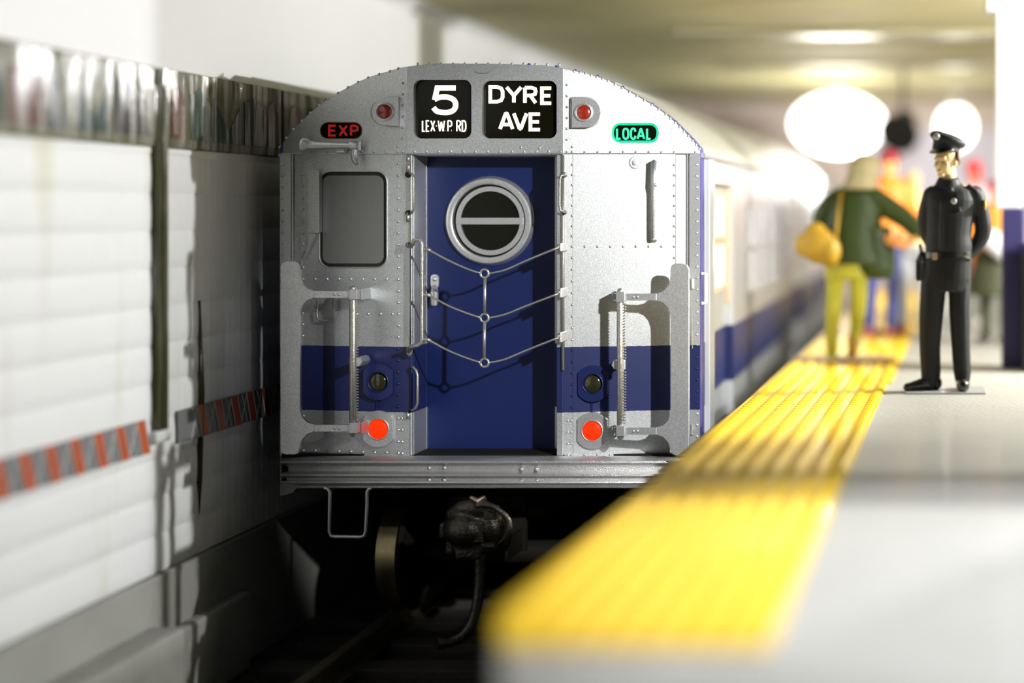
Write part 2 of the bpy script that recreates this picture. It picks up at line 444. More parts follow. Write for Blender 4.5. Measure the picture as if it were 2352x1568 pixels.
mb = MB(); n = 64; vs = []; fs = []
for (r, h) in pf:
    for i in range(n):
        t = 2*PI*i/n; vs.append(c+Vector((r*k*math.cos(t), -h, r*k*math.sin(t))))
for i in range(len(pf)-1):
    for j in range(n): fs.append((i*n+j, i*n+(j+1) % n, (i+1)*n+(j+1) % n, (i+1)*n+j))
mb.add(vs, fs)
part(mb, 'porthole_ring', SILV, door, smooth=True, auto=40)
mb = MB(); ring(mb, cx, cy, 68, 79, .02, .02); mb.plate(DR(.026), [[(cx-75,500),(cx+75,500),(cx+75,515),(cx-75,515)]], (0, .02, 0)); part(mb, 'porthole_sash', SILV, door)
mb = MB(); mb.plate(DR(.004), [circ(cx, cy, 86, 48)], (0, .004, 0)); part(mb, 'porthole_glass', BLACK, door)
mb = MB(); mb.plate(DR(.02), [rrect(989, 630, 1007, 662, 8, 4)], (0, .02, 0)); mb.ball(ray(998, 641, YD-.025), .014, 10, 6)
mb.tube([ray(998,658,YD-.02), ray(998,672,YD-.05), ray(998,700,YD-.04)], [.02,.026,.022], 10)
part(mb, 'door_handle', SILV, door, smooth=True, auto=40)
# roll signs
def signbox(x0, y0, x1, y1, r, depth=.05):
    mb = MB(); mb.plate(lambda x, y: F(x, y, -.03), [rrect(x0-3, y0-3, x1+3, y1+3, r)], (0, .02, 0)); return mb
def stroke(mb, pts, t, fn, closed=False):
    P = [Vector(p) for p in pts]; n = len(P); Lf = []; Rt = []
    for i in range(n):
        d0 = (P[i]-P[i-1]).normalized() if (i > 0 or closed) else None
        d1 = (P[(i+1) % n]-P[i]).normalized() if (i < n-1 or closed) else None
        if d0 is None: d0 = d1
        if d1 is None: d1 = d0
        n0 = Vector((-d0.y, d0.x)); n1 = Vector((-d1.y, d1.x)); m = (n0+n1)
        m = m.normalized() if m.length > 1e-6 else n0
        L = t/2/max(.5, m.dot(n0)); Lf.append(P[i]+m*L); Rt.append(P[i]-m*L)
    m = n if closed else n-1
    for i in range(m):
        j = (i+1) % n
        q = [fn(*v) for v in (Lf[i], Lf[j], Rt[j], Rt[i])]
        D = Vector((0, .004, 0)); mb.add(q+[v+D for v in q], [(0,1,2,3),(7,6,5,4),(0,4,5,1),(1,5,6,2),(2,6,7,3),(3,7,4,0)])
def sm(p, n=4): return [tuple(v)[:2] for v in catmull([Vector((a, b)) for a, b in p], n)]
G = {
 '5': [[(1,1),(.17,1),(.05,.50)], sm([(.04,.52),(.22,.60),(.42,.625),(.68,.61),(.92,.5),(1,.3),(.93,.11),(.72,0),(.4,-.01),(.15,.04),(0,.19)])],
 'L': [[(0,1),(0,0),(1,0)]],
 'E': [[(1,1),(0,1),(0,0),(1,0)], [(0,.5),(.9,.5)]],
 'X': [[(0,1),(1,0)], [(1,1),(0,0)]],
 '-': [[(0,.5),(1,.5)]],
 'W': [[(0,1),(.24,0)],[(.24,0),(.5,.9)],[(.5,.9),(.76,0)],[(.76,0),(1,1)]],
 '.': [[(0,.06),(1,.06)]],
 'P': [[(0,0),(0,1)], [(0,1),(.6,1),(.93,.9),(1,.74),(.93,.56),(.6,.47),(0,.47)]],
 'R': [[(0,0),(0,1)], [(0,1),(.6,1),(.93,.92),(1,.76),(.93,.58),(.6,.49),(0,.49)], [(.5,.49),(1,0)]],
 'D': [[(0,.5),(0,1),(.55,1),(.88,.9),(1,.7),(1,.3),(.88,.1),(.55,0),(0,0),(0,.5)]],
 'Y': [[(0,1),(.5,.45),(1,1)], [(.5,.5),(.5,0)]],
 'A': [[(0,0),(.46,1)],[(.54,1),(1,0)],[(.40,.97),(.60,.97)], [(.2,.28),(.8,.28)]],
 'V': [[(0,1),(.46,0)],[(.54,0),(1,1)],[(.42,.02),(.58,.02)]],
 'O': [sm([(.5,1),(.85,.92),(1,.7),(1,.3),(.85,.08),(.5,0),(.15,.08),(0,.3),(0,.7),(.15,.92),(.5,1)])],
 'C': [sm([(1,.7),(.9,.93),(.5,1),(.15,.92),(0,.7),(0,.3),(.15,.08),(.5,0),(.9,.07),(1,.3)])],
}
def glyph(mb, ch, x0, x1, y0, y1, t, off, ty=None):
    for pl in G[ch]:
        pts = [(x0+t/2+u*(x1-x0-t), y1-t/2-v*(y1-y0-t)) for (u, v) in pl]
        stroke(mb, pts, t, lambda x, y: F(x, y, off))
q = 6.19
def ox(v): return 920+v/q
def oy(v): return 170+v/q
sg = part(signbox(950,183,1083,318,18), 'route_sign', BLACK)
mb = MB(); glyph(mb, '5', ox(430), ox(820), oy(160), oy(578), 12.0, -.024); tag(part(mb, 'lettering', LETTER, sg), 'large lit cream 5'); mb = MB()
for (ch, a, b) in (('L',302,352),('E',357,412),('X',422,492),('-',494,522),('W',526,632),('.',620,640),('P',663,735),('.',714,736),('R',790,860),('D',868,935)):
    if ch == '.': glyph(mb, '.', ox(a), ox(b), oy(655), oy(822), 3.2, -.024)
    elif ch == '-': glyph(mb, '-', ox(a), ox(b), oy(655), oy(815), 3.2, -.024)
    else: glyph(mb, ch, ox(a), ox(b), oy(655), oy(822), 3.0, -.024)
tag(part(mb, 'lettering', LETTER, sg), 'small lit cream LEX-W.P. RD')
sg = part(signbox(1107,185,1279,318,18), 'destination_sign', BLACK)
mb = MB()
for (ch, a, b, c0, c1) in (('D',1250,1475,158,418),('Y',1482,1738,162,428),('R',1742,1945,168,435),('E',1985,2165,178,440),('A',1388,1618,530,805),('V',1585,1815,535,805),('E',1820,2005,545,815)):
    glyph(mb, ch, ox(a), ox(b), oy(c0), oy(c1), 8.0, -.024)
tag(part(mb, 'lettering', LETTER, sg), 'lit cream DYRE AVE')
def prm(name, cx0, y0, x1, y1, r):
    mb = MB(); mb.plate(lambda x, y: F(x, y, -.012), [rrect(cx0-1, y0-1, x1+1, y1+1, r)], (0, .015, 0)); return part(mb, name, BLACK)
sg = prm('express_sign', 735, 280, 832, 320, 18)
mb = MB()
for (ch, a, b) in (('E',553,642),('X',660,756),('P',778,868)): glyph(mb, ch, 630+a/4.48, 630+b/4.48, 286, 313.5, 5, -.008)
tag(part(mb, 'lettering', REDL, sg), 'red EXP lettering')
mb = MB(); r0 = rrect(736,281,831,319,17); mb.tube([F(x, y, -.002) for x, y in r0], .003, 6, True); part(mb, 'sign_rim', mat('brass_rim', (.35,.22,.12), .35, .6), sg)
sg = prm('local_sign', 1405, 282, 1513, 328, 20)
mb = MB()
for (ch, a, b) in (('L',1270,1318),('O',1325,1385),('C',1392,1447),('A',1450,1524),('L',1532,1580)): glyph(mb, ch, 1080+a/3.794, 1080+b/3.794, 293, 321, 4.6, -.008)
tag(part(mb, 'lettering', GRNL, sg), 'green LOCAL lettering')
mb = MB(); r0 = rrect(1408,285,1510,325,17); mb.tube([F(x, y, -.004) for x, y in r0], .0075, 6, True); part(mb, 'sign_rim', mat('lit_green_rim', (0,.3,.15), .3, emit=(0,.75,.3), estr=.8), sg)
mb = MB(); r0 = rrect(949,182,1084,319,18); mb.tube([F(x, y, .0) for x, y in r0], .004, 6, True)
r0 = rrect(1106,184,1280,319,18); mb.tube([F(x, y, .0) for x, y in r0], .004, 6, True); part(mb, 'sign_frame', SILV)
# marker lights
for (cx0, cy0, sgn) in ((885, 256, -1), (1342, 258, 1)):
    if sgn < 0: pl = arc(cx0, cy0, 31, 90, 270, 14)+[(915, cy0-34), (915, cy0+34)]
    else: pl = arc(cx0+4, cy0, 34, -90, 90, 14)+[(1313, cy0+35), (1313, cy0-35)]
    Yb = faceY(cx0)-.06
    mb = MB(); mb.plate(lambda x, y: ray(x, y, Yb), [pl], (0, .05, 0))
    hs = part(mb, 'marker_light', SILV, bevel=.014)
    mb = MB(); mb.tube([F(x+(-1.5 if x < cx0 else 1.5), y, .002) for x, y in pl], .007, 6, True); part(mb, 'housing_flange', SILV, hs, smooth=True)
    c = ray(cx0-1, cy0, Yb)
    mb = MB(); mb.lathe([(.056,0),(.058,.012),(.050,.014),(.048,.004)], c, (0,-1,0), 28); part(mb, 'light_rim', SILV, hs, smooth=True, auto=40)
    mb = MB(); mb.ball(c, (.047, .016, .047), 20, 10); part(mb, 'lens', REDLENS, hs, smooth=True)
# headlights and tail lights
def bezel(cx0, cy0, m, lens, r=24):
    Yb = faceY(cx0)-.03
    P = []
    for t in range(0, 360, 9):
        x = 42*math.cos(math.radians(t)); y = 42*math.sin(math.radians(t)); x = max(-34, min(34, x)); P.append((cx0+x, cy0+y))
    H = circ(cx0, cy0, r, 32)
    mb = MB(); mb.plate(lambda x, y: ray(x, y, Yb), [P, list(reversed(H))], (0, .05, 0)); b = part(mb, 'light_bezel', m, bevel=.006)
    mb = MB(); mb.tube([ray(x, y, Yb-.002) for x, y in circ(cx0, cy0, r+1, 32)], .004, 6, True); part(mb, 'light_rim', m if m is BLUEB else SILV, b, smooth=True)
    mb = MB(); mb.ball(ray(cx0, cy0, Yb+.02), (r/PPM, .02, r/PPM), 24, 10); part(mb, 'lens', lens, b, smooth=True)
bezel(868, 877, BLUEB, DKLENS, 22); bezel(868, 985, SILV, REDLIT, 23.5)
bezel(1361, 881, BLUEB, DKLENS, 22); bezel(1360, 989, SILV, REDLIT, 23)
mb = MB(); mb.tube([F(866,922,.004), F(866,942,.004)], .006, 6); mb.tube([F(1359,924,.004), F(1359,946,.004)], .006, 6); part(mb, 'light_conduit', BLUEB, split=True)
# cab window
mb = MB(); mb.plate(lambda x, y: F(x, y, -.02), [rrect(730, 389, 893, 618, 26)], (0, .01, 0)); cw = part(mb, 'cab_window', RUBBER)
mb = MB(); mb.plate(lambda x, y: F(x, y, -.012), [rrect(741, 403, 881, 605, 17)], (0, .006, 0)); part(mb, 'pane', CABGL, cw)
mb = MB(); mb.tube([F(x, y, .002) for x, y in rrect(734,393,889,614,25)], .0045, 6, True)
part(mb, 'window_rim', LIV, cw)
mb = MB(); mb.plate(lambda x, y: F(x, y, .05), [rrect(706, 390, 733, 535, 3, 2)], (0, .055, 0))
mb.plate(lambda x, y: F(x, y, .035), [[(708,535),(727,535),(718,556),(700,592),(697,590),(708,560)]], (0, .03, 0)); part(mb, 'window_visor', LIV, bevel=.004)
# horn
mb = MB(); h = .07
hp = [(698,335),(704,335),(712,335),(730,335),(770,335),(808,335)]
mb.tube([F(x, y, h) for x, y in hp], [x/PPM for x in (19, 18, 12, 9, 7.5, 7)], 14)
mb.tube([F(806,335,h), F(813,335,h), F(822,335,h)], [.030, .032, .026], 8)
mb.tube([F(814,338,h), F(813,355,h), F(815,368,h+.01), F(820,376,h+.02)], [.022, .022, .02, .014], 10)
mb.tube([F(795,335,h), F(795,348,0)], .012, 6); mb.tube([F(775,350,.004), F(798,350,.004)], .012, 6)
mb.tube([F(826,325,h), F(826,345,h)], .007, 6)
part(mb, 'air_horn', SILV, smooth=True, auto=50)
# corner gates
def gate(mir, x0, x1, yt, arm_y, pole_x, y1a=1045):
    s = 1 if not mir else -1
    def G_(off): return lambda x, y: ray(x, y, -.05-off)
    r = 13; xi = x1 if not mir else x0; xo = x0 if not mir else x1
    ya, yb = arm_y
    def mx(d): return xi+s*d
    inner = [(xi, yt+r)]
    def flare(yc, h):   # concave flares from plate to arm
        return ([(xi, yc-52), (mx(1), yc-38), (mx(6), yc-24), (mx(17), yc-13), (mx(34), yc-h)],
                [(mx(34), yc+h), (mx(17), yc+14), (mx(6), yc+26), (mx(1), yc+40), (xi, yc+54)])
    a1, a2 = flare(ya, 8); b1, b2 = flare(yb, 8)
    b2 = [p for p in b2 if p[1] < y1a-8]
    out = [(xo+s*0, yt+r)]+[(xo+s*4, yt+4), (xo+s*r, yt), (xi-s*10, yt), (xi-s*3, yt+4), (xi, yt+r)]
    pl = out+a1+a2+b1+b2+[(xi, y1a-13), (xi-s*4, y1a-3), (xi-s*12, y1a), (xo+s*12, y1a), (xo+s*3, y1a-4), (xo, y1a-13)]
    mb = MB(); mb.plate(G_(.10), [pl], (0, .025, 0)); g = part(mb, 'corner_gate', SILV, bevel=.004)
    for (yc) in (ya, yb):
        mb = MB(); e = pole_x-s*4
        mb.plate(G_(.105), [[(mx(32), yc-8), (e, yc-8), (e, yc+8), (mx(32), yc+8)]], (0, .02, 0))
        for d in (.55, .67): mb.ball(ray(lerp(mx(32), e, d), yc, -.05-.105), .009, 8, 6)
        part(mb, 'gate_arm', SILV, g, bevel=.003)
    mb = MB()
    mb.tube([ray(pole_x, ya-18, -.15), ray(pole_x, ya-12, -.15), ray(pole_x, yb+14, -.15), ray(pole_x, yb+19, -.15)], [.012, .023, .023, .012], 12)
    mb.ball(ray(pole_x, ya-13, -.15), .022, 10, 8)
    for i in range(44):
        y = lerp(ya+16, yb-12, i/43)
        if abs(y-(ya+yb)/2-2) < 16: continue
        mb.tube([ray(pole_x+10, y-1.2, -.155), ray(pole_x+10, y+1.2, -.155)], .009, 6)
    part(mb, 'gate_pole', ROD, g, smooth=True, auto=50)
    mb = MB()
    for yc in (ya, yb):
        mb = MB(); mb.plate(G_(.13), [[(pole_x-9, yc-12), (pole_x+9, yc-12), (pole_x+9, yc+12), (pole_x-9, yc+12)]], (0, .06, 0))
        c0 = pole_x+s*9; c1 = pole_x+s*20
        mb.plate(G_(.06), [[(c0, yc-13), (c1, yc-13), (c1, yc+13), (c0, yc+13)]], (0, .16, 0))
        for dy in (-8, 8): mb.ball(ray(pole_x+s*14, yc+dy, -.11), .008, 7, 5)
        part(mb, 'gate_clamp', SILV, g, bevel=.004)
    mb = MB()
    yc = (ya+yb)/2+2
    mb.plate(G_(.10), [[(pole_x-10, yc-11), (pole_x+10, yc-11), (pole_x+10, yc+11), (pole_x-10, yc+11)]], (0, .04, 0))
    mb.plate(G_(.08), [[(pole_x+s*9, yc-12), (pole_x+s*16, yc-10), (pole_x+s*21, yc), (pole_x+s*15, yc+10), (pole_x+s*9, yc+11)]], (0, .15, 0))
    part(mb, 'gate_clamp', SILV, g, bevel=.004)
    mb = MB(); mb.tube([ray(x0+20, yt+40, -.13), ray(x0+20, yt+40, faceY(x0+20))], .02, 8); mb.tube([ray(x0+20, y1a-40, -.13), ray(x0+20, y1a-40, faceY(x0+20))], .02, 8)
    part(mb, 'gate_bracket', DSILV, g, split=True)
gate(False, 643, 689, 600, (676, 983), 811, 1044)
gate(True, 1540, 1583, 605, (682, 990), 1425, 1046)
mb = MB(); mb.tube([F(728,685,.05), F(728,728,.05), F(734,736,.05), F(760,736,.05), F(766,728,.05), F(766,685,.05)], .0075, 8); part(mb, 'stirrup_loop', ROD, smooth=True)
mb = MB()
for y0 in (640, 975):
    mb.tube([ray(1590, y0, faceY(1590)-.03), ray(1590, y0+22, faceY(1590)-.03)], .014, 8)
mb.tube([ray(1588, 680, faceY(1588)-.04), ray(1590, 800, faceY(1590)-.03)], .003, 5)
part(mb, 'corner_hinge', ROD)
# handrails beside the door
mb = MB()
mb.tube([F(938,355,.02), F(938,372,.03)], .012, 8); mb.tube([F(938,375,.03), F(938,395,.03)], .015, 8)
mb.tube([F(940,400,.0), F(941,396,.04), F(948,400,.06), F(950,412,.06), F(950,478,.06), F(947,488,.05), F(940,490,.0)], .008, 8)
mb.tube([F(943,500,.01), F(943,700,.01), F(943,790,.01)], .006, 6)
mb.tube([F(937,508,.01), F(937,500,.02), F(937,490,.01)], .012, 8)
part(mb, 'grab_rail', ROD, smooth=True)
mb = MB(); mb.lathe([(.02,0),(.02,.01),(.012,.012)], F(938,401,.004), (0,-1,0), 14); mb.lathe([(.018,0),(.018,.01),(.012,.012)], F(938,489,.004), (0,-1,0), 14); part(mb, 'rail_socket', RUBBER, split=True)
mb = MB()
mb.tube([F(1299,404,.0), F(1297,401,.05), F(1289,403,.06), F(1286,412,.06), F(1285,470,.06), F(1287,483,.06), F(1298,488,.05), F(1299,488,.0)], .0075, 8)
mb.lathe([(.016,0),(.016,.03),(.006,.032)], F(1299,401,.01), (0,-1,0), 14)
mb.tube([F(1293,356,.01), F(1293,600,.012), F(1293,850,.012)], .011, 8)
part(mb, 'grab_rail', ROD, smooth=True)
mb = MB(); mb.lathe([(.014,0),(.014,.01),(.01,.012)], F(1297,488,.03), (0,-1,0), 14); part(mb, 'rail_socket', RUBBER, split=True)
# chain gate across the door
OC = .16
mb = MB()
mb.tube([F(938,566,.03), F(944,566,.08), F(948,560,OC), F(950,553,OC), F(957,549,OC), F(965,551,OC), F(969,560,OC), F(969,575,OC), F(969,680,OC), F(969,775,OC), F(968,786,OC), F(960,793,OC), F(944,795,OC), F(940,805,.06), F(939,815,.03)], .013, 10)
mb.tube([F(941,800,.04), F(940,812,.04), F(940,818,.04)], [.020,.02,.012], 10); mb.ball(F(939,562,.05), .02, 10, 8)
cg = part(mb, 'chain_gate_post', ROD, smooth=True)
mb = MB()
for yc in (567, 671, 772): mb = MB(); mb.box(F(1284, yc-9, OC), F(1306, yc+9, -.03)); mb.ball(F(1283, yc, OC-.02), .02, 10, 8); part(mb, 'chain_clamp', ROD, bevel=.006)
for (a, b, c0) in ((572, 628, 568), (676, 730, 674), (779, 833, 775)):
    mb = MB()
    mb.tube([F(969,a,OC), F(975,a+.5,OC), F(983,a+1,OC), F(990,a+4,OC)], [.007,.008,.014,.009], 8)
    l = catmull([F(984,a+1,OC), F(1030,a+26,OC), F(1075,b-10,OC), F(1103,b-1,OC)], 4)
    r_ = catmull([F(1123,b,OC), F(1160,b-8,OC), F(1210,lerp(b,c0,.5),OC), F(1283,c0,OC)], 4)
    mb.tube(l, .0068, 8); mb.tube(r_, .0068, 8)
    part(mb, 'chain', ROD, smooth=True)
    mb = MB(); mb.tube([F(x, y, OC) for x, y in circ(1113, b, 9.5, 18)], .008, 8, True); part(mb, 'chain_ring', ROD, smooth=True)
mb = MB(); mb.tube([F(1114,640,OC), F(1113,720,OC)], .0105, 8); mb.tube([F(1113,741,OC), F(1112,823,OC)], .0105, 8); part(mb, 'chain_link_rod', ROD, smooth=True)
mb = MB(); mb.tube([F(943,845,.0), F(948,843,.05), F(956,850,.07), F(959,862,.07), F(959,925,.07), F(955,936,.06), F(947,942,.05), F(943,940,0)], .0085, 8)
mb.tube([F(937,945,.01), F(937,962,.01)], .012, 8); part(mb, 'grab_rail', ROD, smooth=True)
# small fittings on the right panel
mb = MB(); c = F(1460, 373)
mb.lathe([(.042,0),(.042,.006),(.034,.007),(.034,.004),(.02,.004),(.02,.012),(.008,.013)], c, (.15,-1,0), 24); part(mb, 'round_fitting', LIV)
mb = MB(); mb.tube([F(1502,370,.06), F(1502,425,.07), F(1500,440,.06), F(1500,545,.06), F(1506,552,.02)], [.022,.022,.014,.014,.01], 10); mb.tube([F(1502,372,.06), F(1502,376,0)], .016, 8); mb.tube([F(1500,548,.06), F(1500,551,0)], .014, 8)
mb.ball(F(1505,424,.08), .014, 8, 6)
part(mb, 'antenna_bracket', LIV, smooth=True)
# anticlimber
def acY(px): return -.20+.26*((px-1125)/482)**2
AC = [(1046,0.20),(1048,0.06),(1053,0.),(1058,-.022),(1063,-.022),(1067,.012),(1071,.02),(1082,.02),(1085,-.0),(1088,-.022),(1093,-.022),(1097,.015),(1103,.018),(1105,-.012),(1109,-.018),(1112,.012),(1114,.0),(1116,-.022),(1120,-.02),(1122,.03),(1122,.22)]
mb = MB(); xs = [643+(1612-643)*i/24 for i in range(25)]; vs = []
for x in xs:
    for (y, o) in AC: vs.append(ray(x, y, acY(x)+o) if o > -.1 else None)
m_ = len(AC); fs = [(i*m_+j, (i+1)*m_+j, (i+1)*m_+j+1, i*m_+j+1) for i in range(24) for j in range(m_-1)]
fs += [tuple(range(m_)), tuple(24*m_+j for j in reversed(range(m_)))]
mb.add(vs, fs)
for (x, y) in ((986,1074),(1021,1074),(1198,1077),(1233,1077),(986,1102),(1021,1102),(1198,1105),(1233,1105)): mb.ball(ray(x, y, acY(x)+.012), .014, 10, 6)
mb.plate(lambda x, y: ray(x, y, acY(x)+.0), [[(643,1110),(700,1115),(690,1120),(682,1121),(672,1131),(660,1135),(643,1138)]], (0, .12, 0))
part(mb, 'anticlimber', DSILV, smooth=True, auto=30)
mb = MB(); mb.box((XSL+.05, .06, .95), (XSR-.05, .3, ray(0,1046,0).z)); part(mb, 'end_sill', UNDER)
mb = MB(); Ys = -.12
mb.tube([ray(745,1120,Ys), ray(752,1121,Ys), ray(758,1130,Ys), ray(757,1180,Ys), ray(756,1220,Ys), ray(760,1230,Ys), ray(770,1232,Ys), ray(828,1233,Ys), ray(837,1230,Ys), ray(840,1220,Ys), ray(843,1160,Ys), ray(843,1130,Ys), ray(847,1122,Ys), ray(854,1120,Ys)], .0125, 8)
part(mb, 'step_stirrup', SILV, smooth=True, auto=50)
# coupler and hose
cp = MB(); Yc = -.28
cp.box(ray(1022,1190,Yc+.02), ray(1128,1240,Yc+.45)); cp.box(ray(1045,1200,Yc-.05), ray(1118,1274,Yc+.1)); cp.tube([ray(1030,1182,Yc+.03), ray(1060,1168,Yc), ray(1100,1164,Yc-.03), ray(1140,1176,Yc)], [.03,.05,.06,.04], 10)
cp.ball(ray(1075,1215,Yc), (.15,.12,.11), 14, 10); cp.ball(ray(1130,1205,Yc+.02), (.09,.10,.12), 12, 8); cp.tube([ray(1040,1252,Yc), ray(1140,1252,Yc)], .045, 10); cp.tube([ray(1020,1200,Yc+.02), ray(1018,1236,Yc+.02)], .03, 8)
coup = cp.fuse('coupler', CASTM, car, .012, 2)
mb = MB(); mb.tube(catmull([ray(1092,1160,Yc-.08), ray(1125,1160,Yc-.1), ray(1150,1175,Yc-.1), ray(1168,1195,Yc-.1), ray(1170,1225,Yc-.1), ray(1163,1252,Yc-.05)], 4), .018, 8); part(mb, 'coupler_pipe', CASTM, coup, smooth=True)
mb = MB(); mb.tube([ray(1082,1142,Yc-.06), ray(1098,1152,Yc-.08), ray(1114,1140,Yc-.06)], [.012,.02,.01], 8); mb.box(ray(1080,1150,Yc), ray(1118,1160,Yc+.1)); part(mb, 'coupler_cap', mat('worn_copper', (.35,.25,.2), .3, .9), coup)
mb = MB(); mb.box(ray(1065,1198,Yc-.09), ray(1118,1240,Yc)); mb.box(ray(1110,1165,Yc-.07), ray(1148,1190,Yc)); part(mb, 'coupler_face', CASTM, coup, bevel=.01)
mb = MB(); mb.box(ray(1030,1140,.3), ray(1212,1262,.35)); mb.box(ray(1165,1235,-.1), ray(1200,1262,.2)); part(mb, 'drawbar_carrier', UNDER)
mb = MB(); hp = catmull([ray(1102,1272,Yc), ray(1102,1330,Yc), ray(1097,1380,Yc-.02), ray(1087,1425,Yc-.04), ray(1066,1458,Yc-.07), ray(1036,1473,Yc-.1), ray(1005,1478,Yc-.14)], 5)
mb.tube(hp, [.034]*(len(hp)-4)+[.034,.037,.037,.037], 14); ah = part(mb, 'air_hose', CASTM, smooth=True, auto=60)
mb = MB(); mb.tube([ray(1020,1476,Yc-.12), ray(1003,1477,Yc-.15)], [.040,.040], 6); part(mb, 'hose_end', CASTM, ah, bevel=.005)
# truck
def wheel(X, Y, side):
    mb = MB(); R = .355
    pr = [(.10,-.06),(.29,-.055),(.32,-.06),(R-.01,-.08),(R,-.075),(R+.004,.04),(R+.012,.06),(R+.03,.07),(R+.03,.085),(R+.005,.095),(.31,.09),(.12,.08)]
    pr = [(r, h*side) for r, h in pr]
    mb.lathe(pr, (X, Y, R), (1,0,0), 40); return mb
# left wheel tread seen under the step
for Y in (.72, 3.0, 12.6, 14.6):
    for (X, sd) in ((-.775, 1), (.72, -1)):
        ob = part(wheel(X, Y, sd), 'wheel', UNDER, smooth=True, auto=25)
        tr = MB(); tr.lathe([(.35,-.085*sd),(.359,-.08*sd),(.362,.055*sd),(.355,.06*sd)], (X, Y, .355), (1,0,0), 40); part(tr, 'tread', BRASS, ob, smooth=True, auto=25)
mb = MB()
for Y in (.72, 3.0, 12.6, 14.6): mb.tube([(-.75, Y, .355), (.70, Y, .355)], .08, 10)
part(mb, 'axle', UNDER, split=True, smooth=True, auto=40)
for Yc2 in (1.97, 13.6):
    for X in (-1.02, .94):
        mb = MB(); mb.box((X-.05, Yc2-1.3, .38), (X+.05, Yc2+1.3, .62)); mb.box((X-.08, Yc2-1.2, .28), (X+.08, Yc2-.85, .66)); mb.box((X-.08, Yc2+.85, .28), (X+.08, Yc2+1.2, .66)); mb.box((X-.06, Yc2-.4, .2), (X+.06, Yc2+.4, .8))
        part(mb, 'truck_frame', UNDER, bevel=.02)
mb = MB(); mb.box((-.9, 1.5, .5), (.85, 2.4, .85)); mb.box((-.5, 13.2, .5), (.45, 14, .85)); mb.box((-1.1, 4.5, .35), (1.0, 11.5, .9)); part(mb, 'underframe_box', UNDER, split=True, bevel=.03)

# ------------------------------------------------------------------ track
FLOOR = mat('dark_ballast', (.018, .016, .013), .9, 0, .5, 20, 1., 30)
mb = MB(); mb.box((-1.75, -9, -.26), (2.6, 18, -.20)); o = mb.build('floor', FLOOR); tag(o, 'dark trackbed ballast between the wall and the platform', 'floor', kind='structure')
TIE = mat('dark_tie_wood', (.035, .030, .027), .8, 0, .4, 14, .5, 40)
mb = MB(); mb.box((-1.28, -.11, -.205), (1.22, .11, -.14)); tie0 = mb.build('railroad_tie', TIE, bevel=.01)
RAILM = mat('rail_steel', (.22, .20, .13), .35, .8, .3, 12)
tl = ['nearest dark wooden tie crossing the track below the coupler hose', 'dark wooden tie just behind the nearest one under the train end', 'third dark wooden tie under the subway car front']
for i in range(6):
    o = tie0 if i == 0 else tie0.copy()
    if i: COL.objects.link(o)
    o.location = (-.04, -1.35+.56*i, 0)
    tag(o, tl[i] if i < 3 else 'dark wooden tie hidden in the shadow far beneath the subway car', 'railroad tie', 'dark ties under the rails')
def rail(X, name, lab):
    mb = MB(); pr = [(-.035,0),(.035,0),(.037,-.015),(.03,-.035),(.009,-.045),(.009,-.115),(.07,-.13),(.07,-.14),(-.07,-.14),(-.07,-.13),(-.009,-.115),(-.009,-.045),(-.03,-.035),(-.037,-.015)]
    A = [(X+a, -3.2, b) for a, b in pr]; B = [(X+a, 16, b) for a, b in pr]; n = len(pr)
    mb.add(A+B, [(i, (i+1) % n, n+(i+1) % n, n+i) for i in range(n)]+[tuple(range(n)), tuple(range(2*n-1, n-1, -1))])
    return tag(mb.build(name, RAILM), lab, 'rail', 'running rails')
rail(-.79, 'rail', 'steel running rail nearest the tiled wall')
rail(.71, 'rail', 'steel running rail on the platform side, in black shadow')

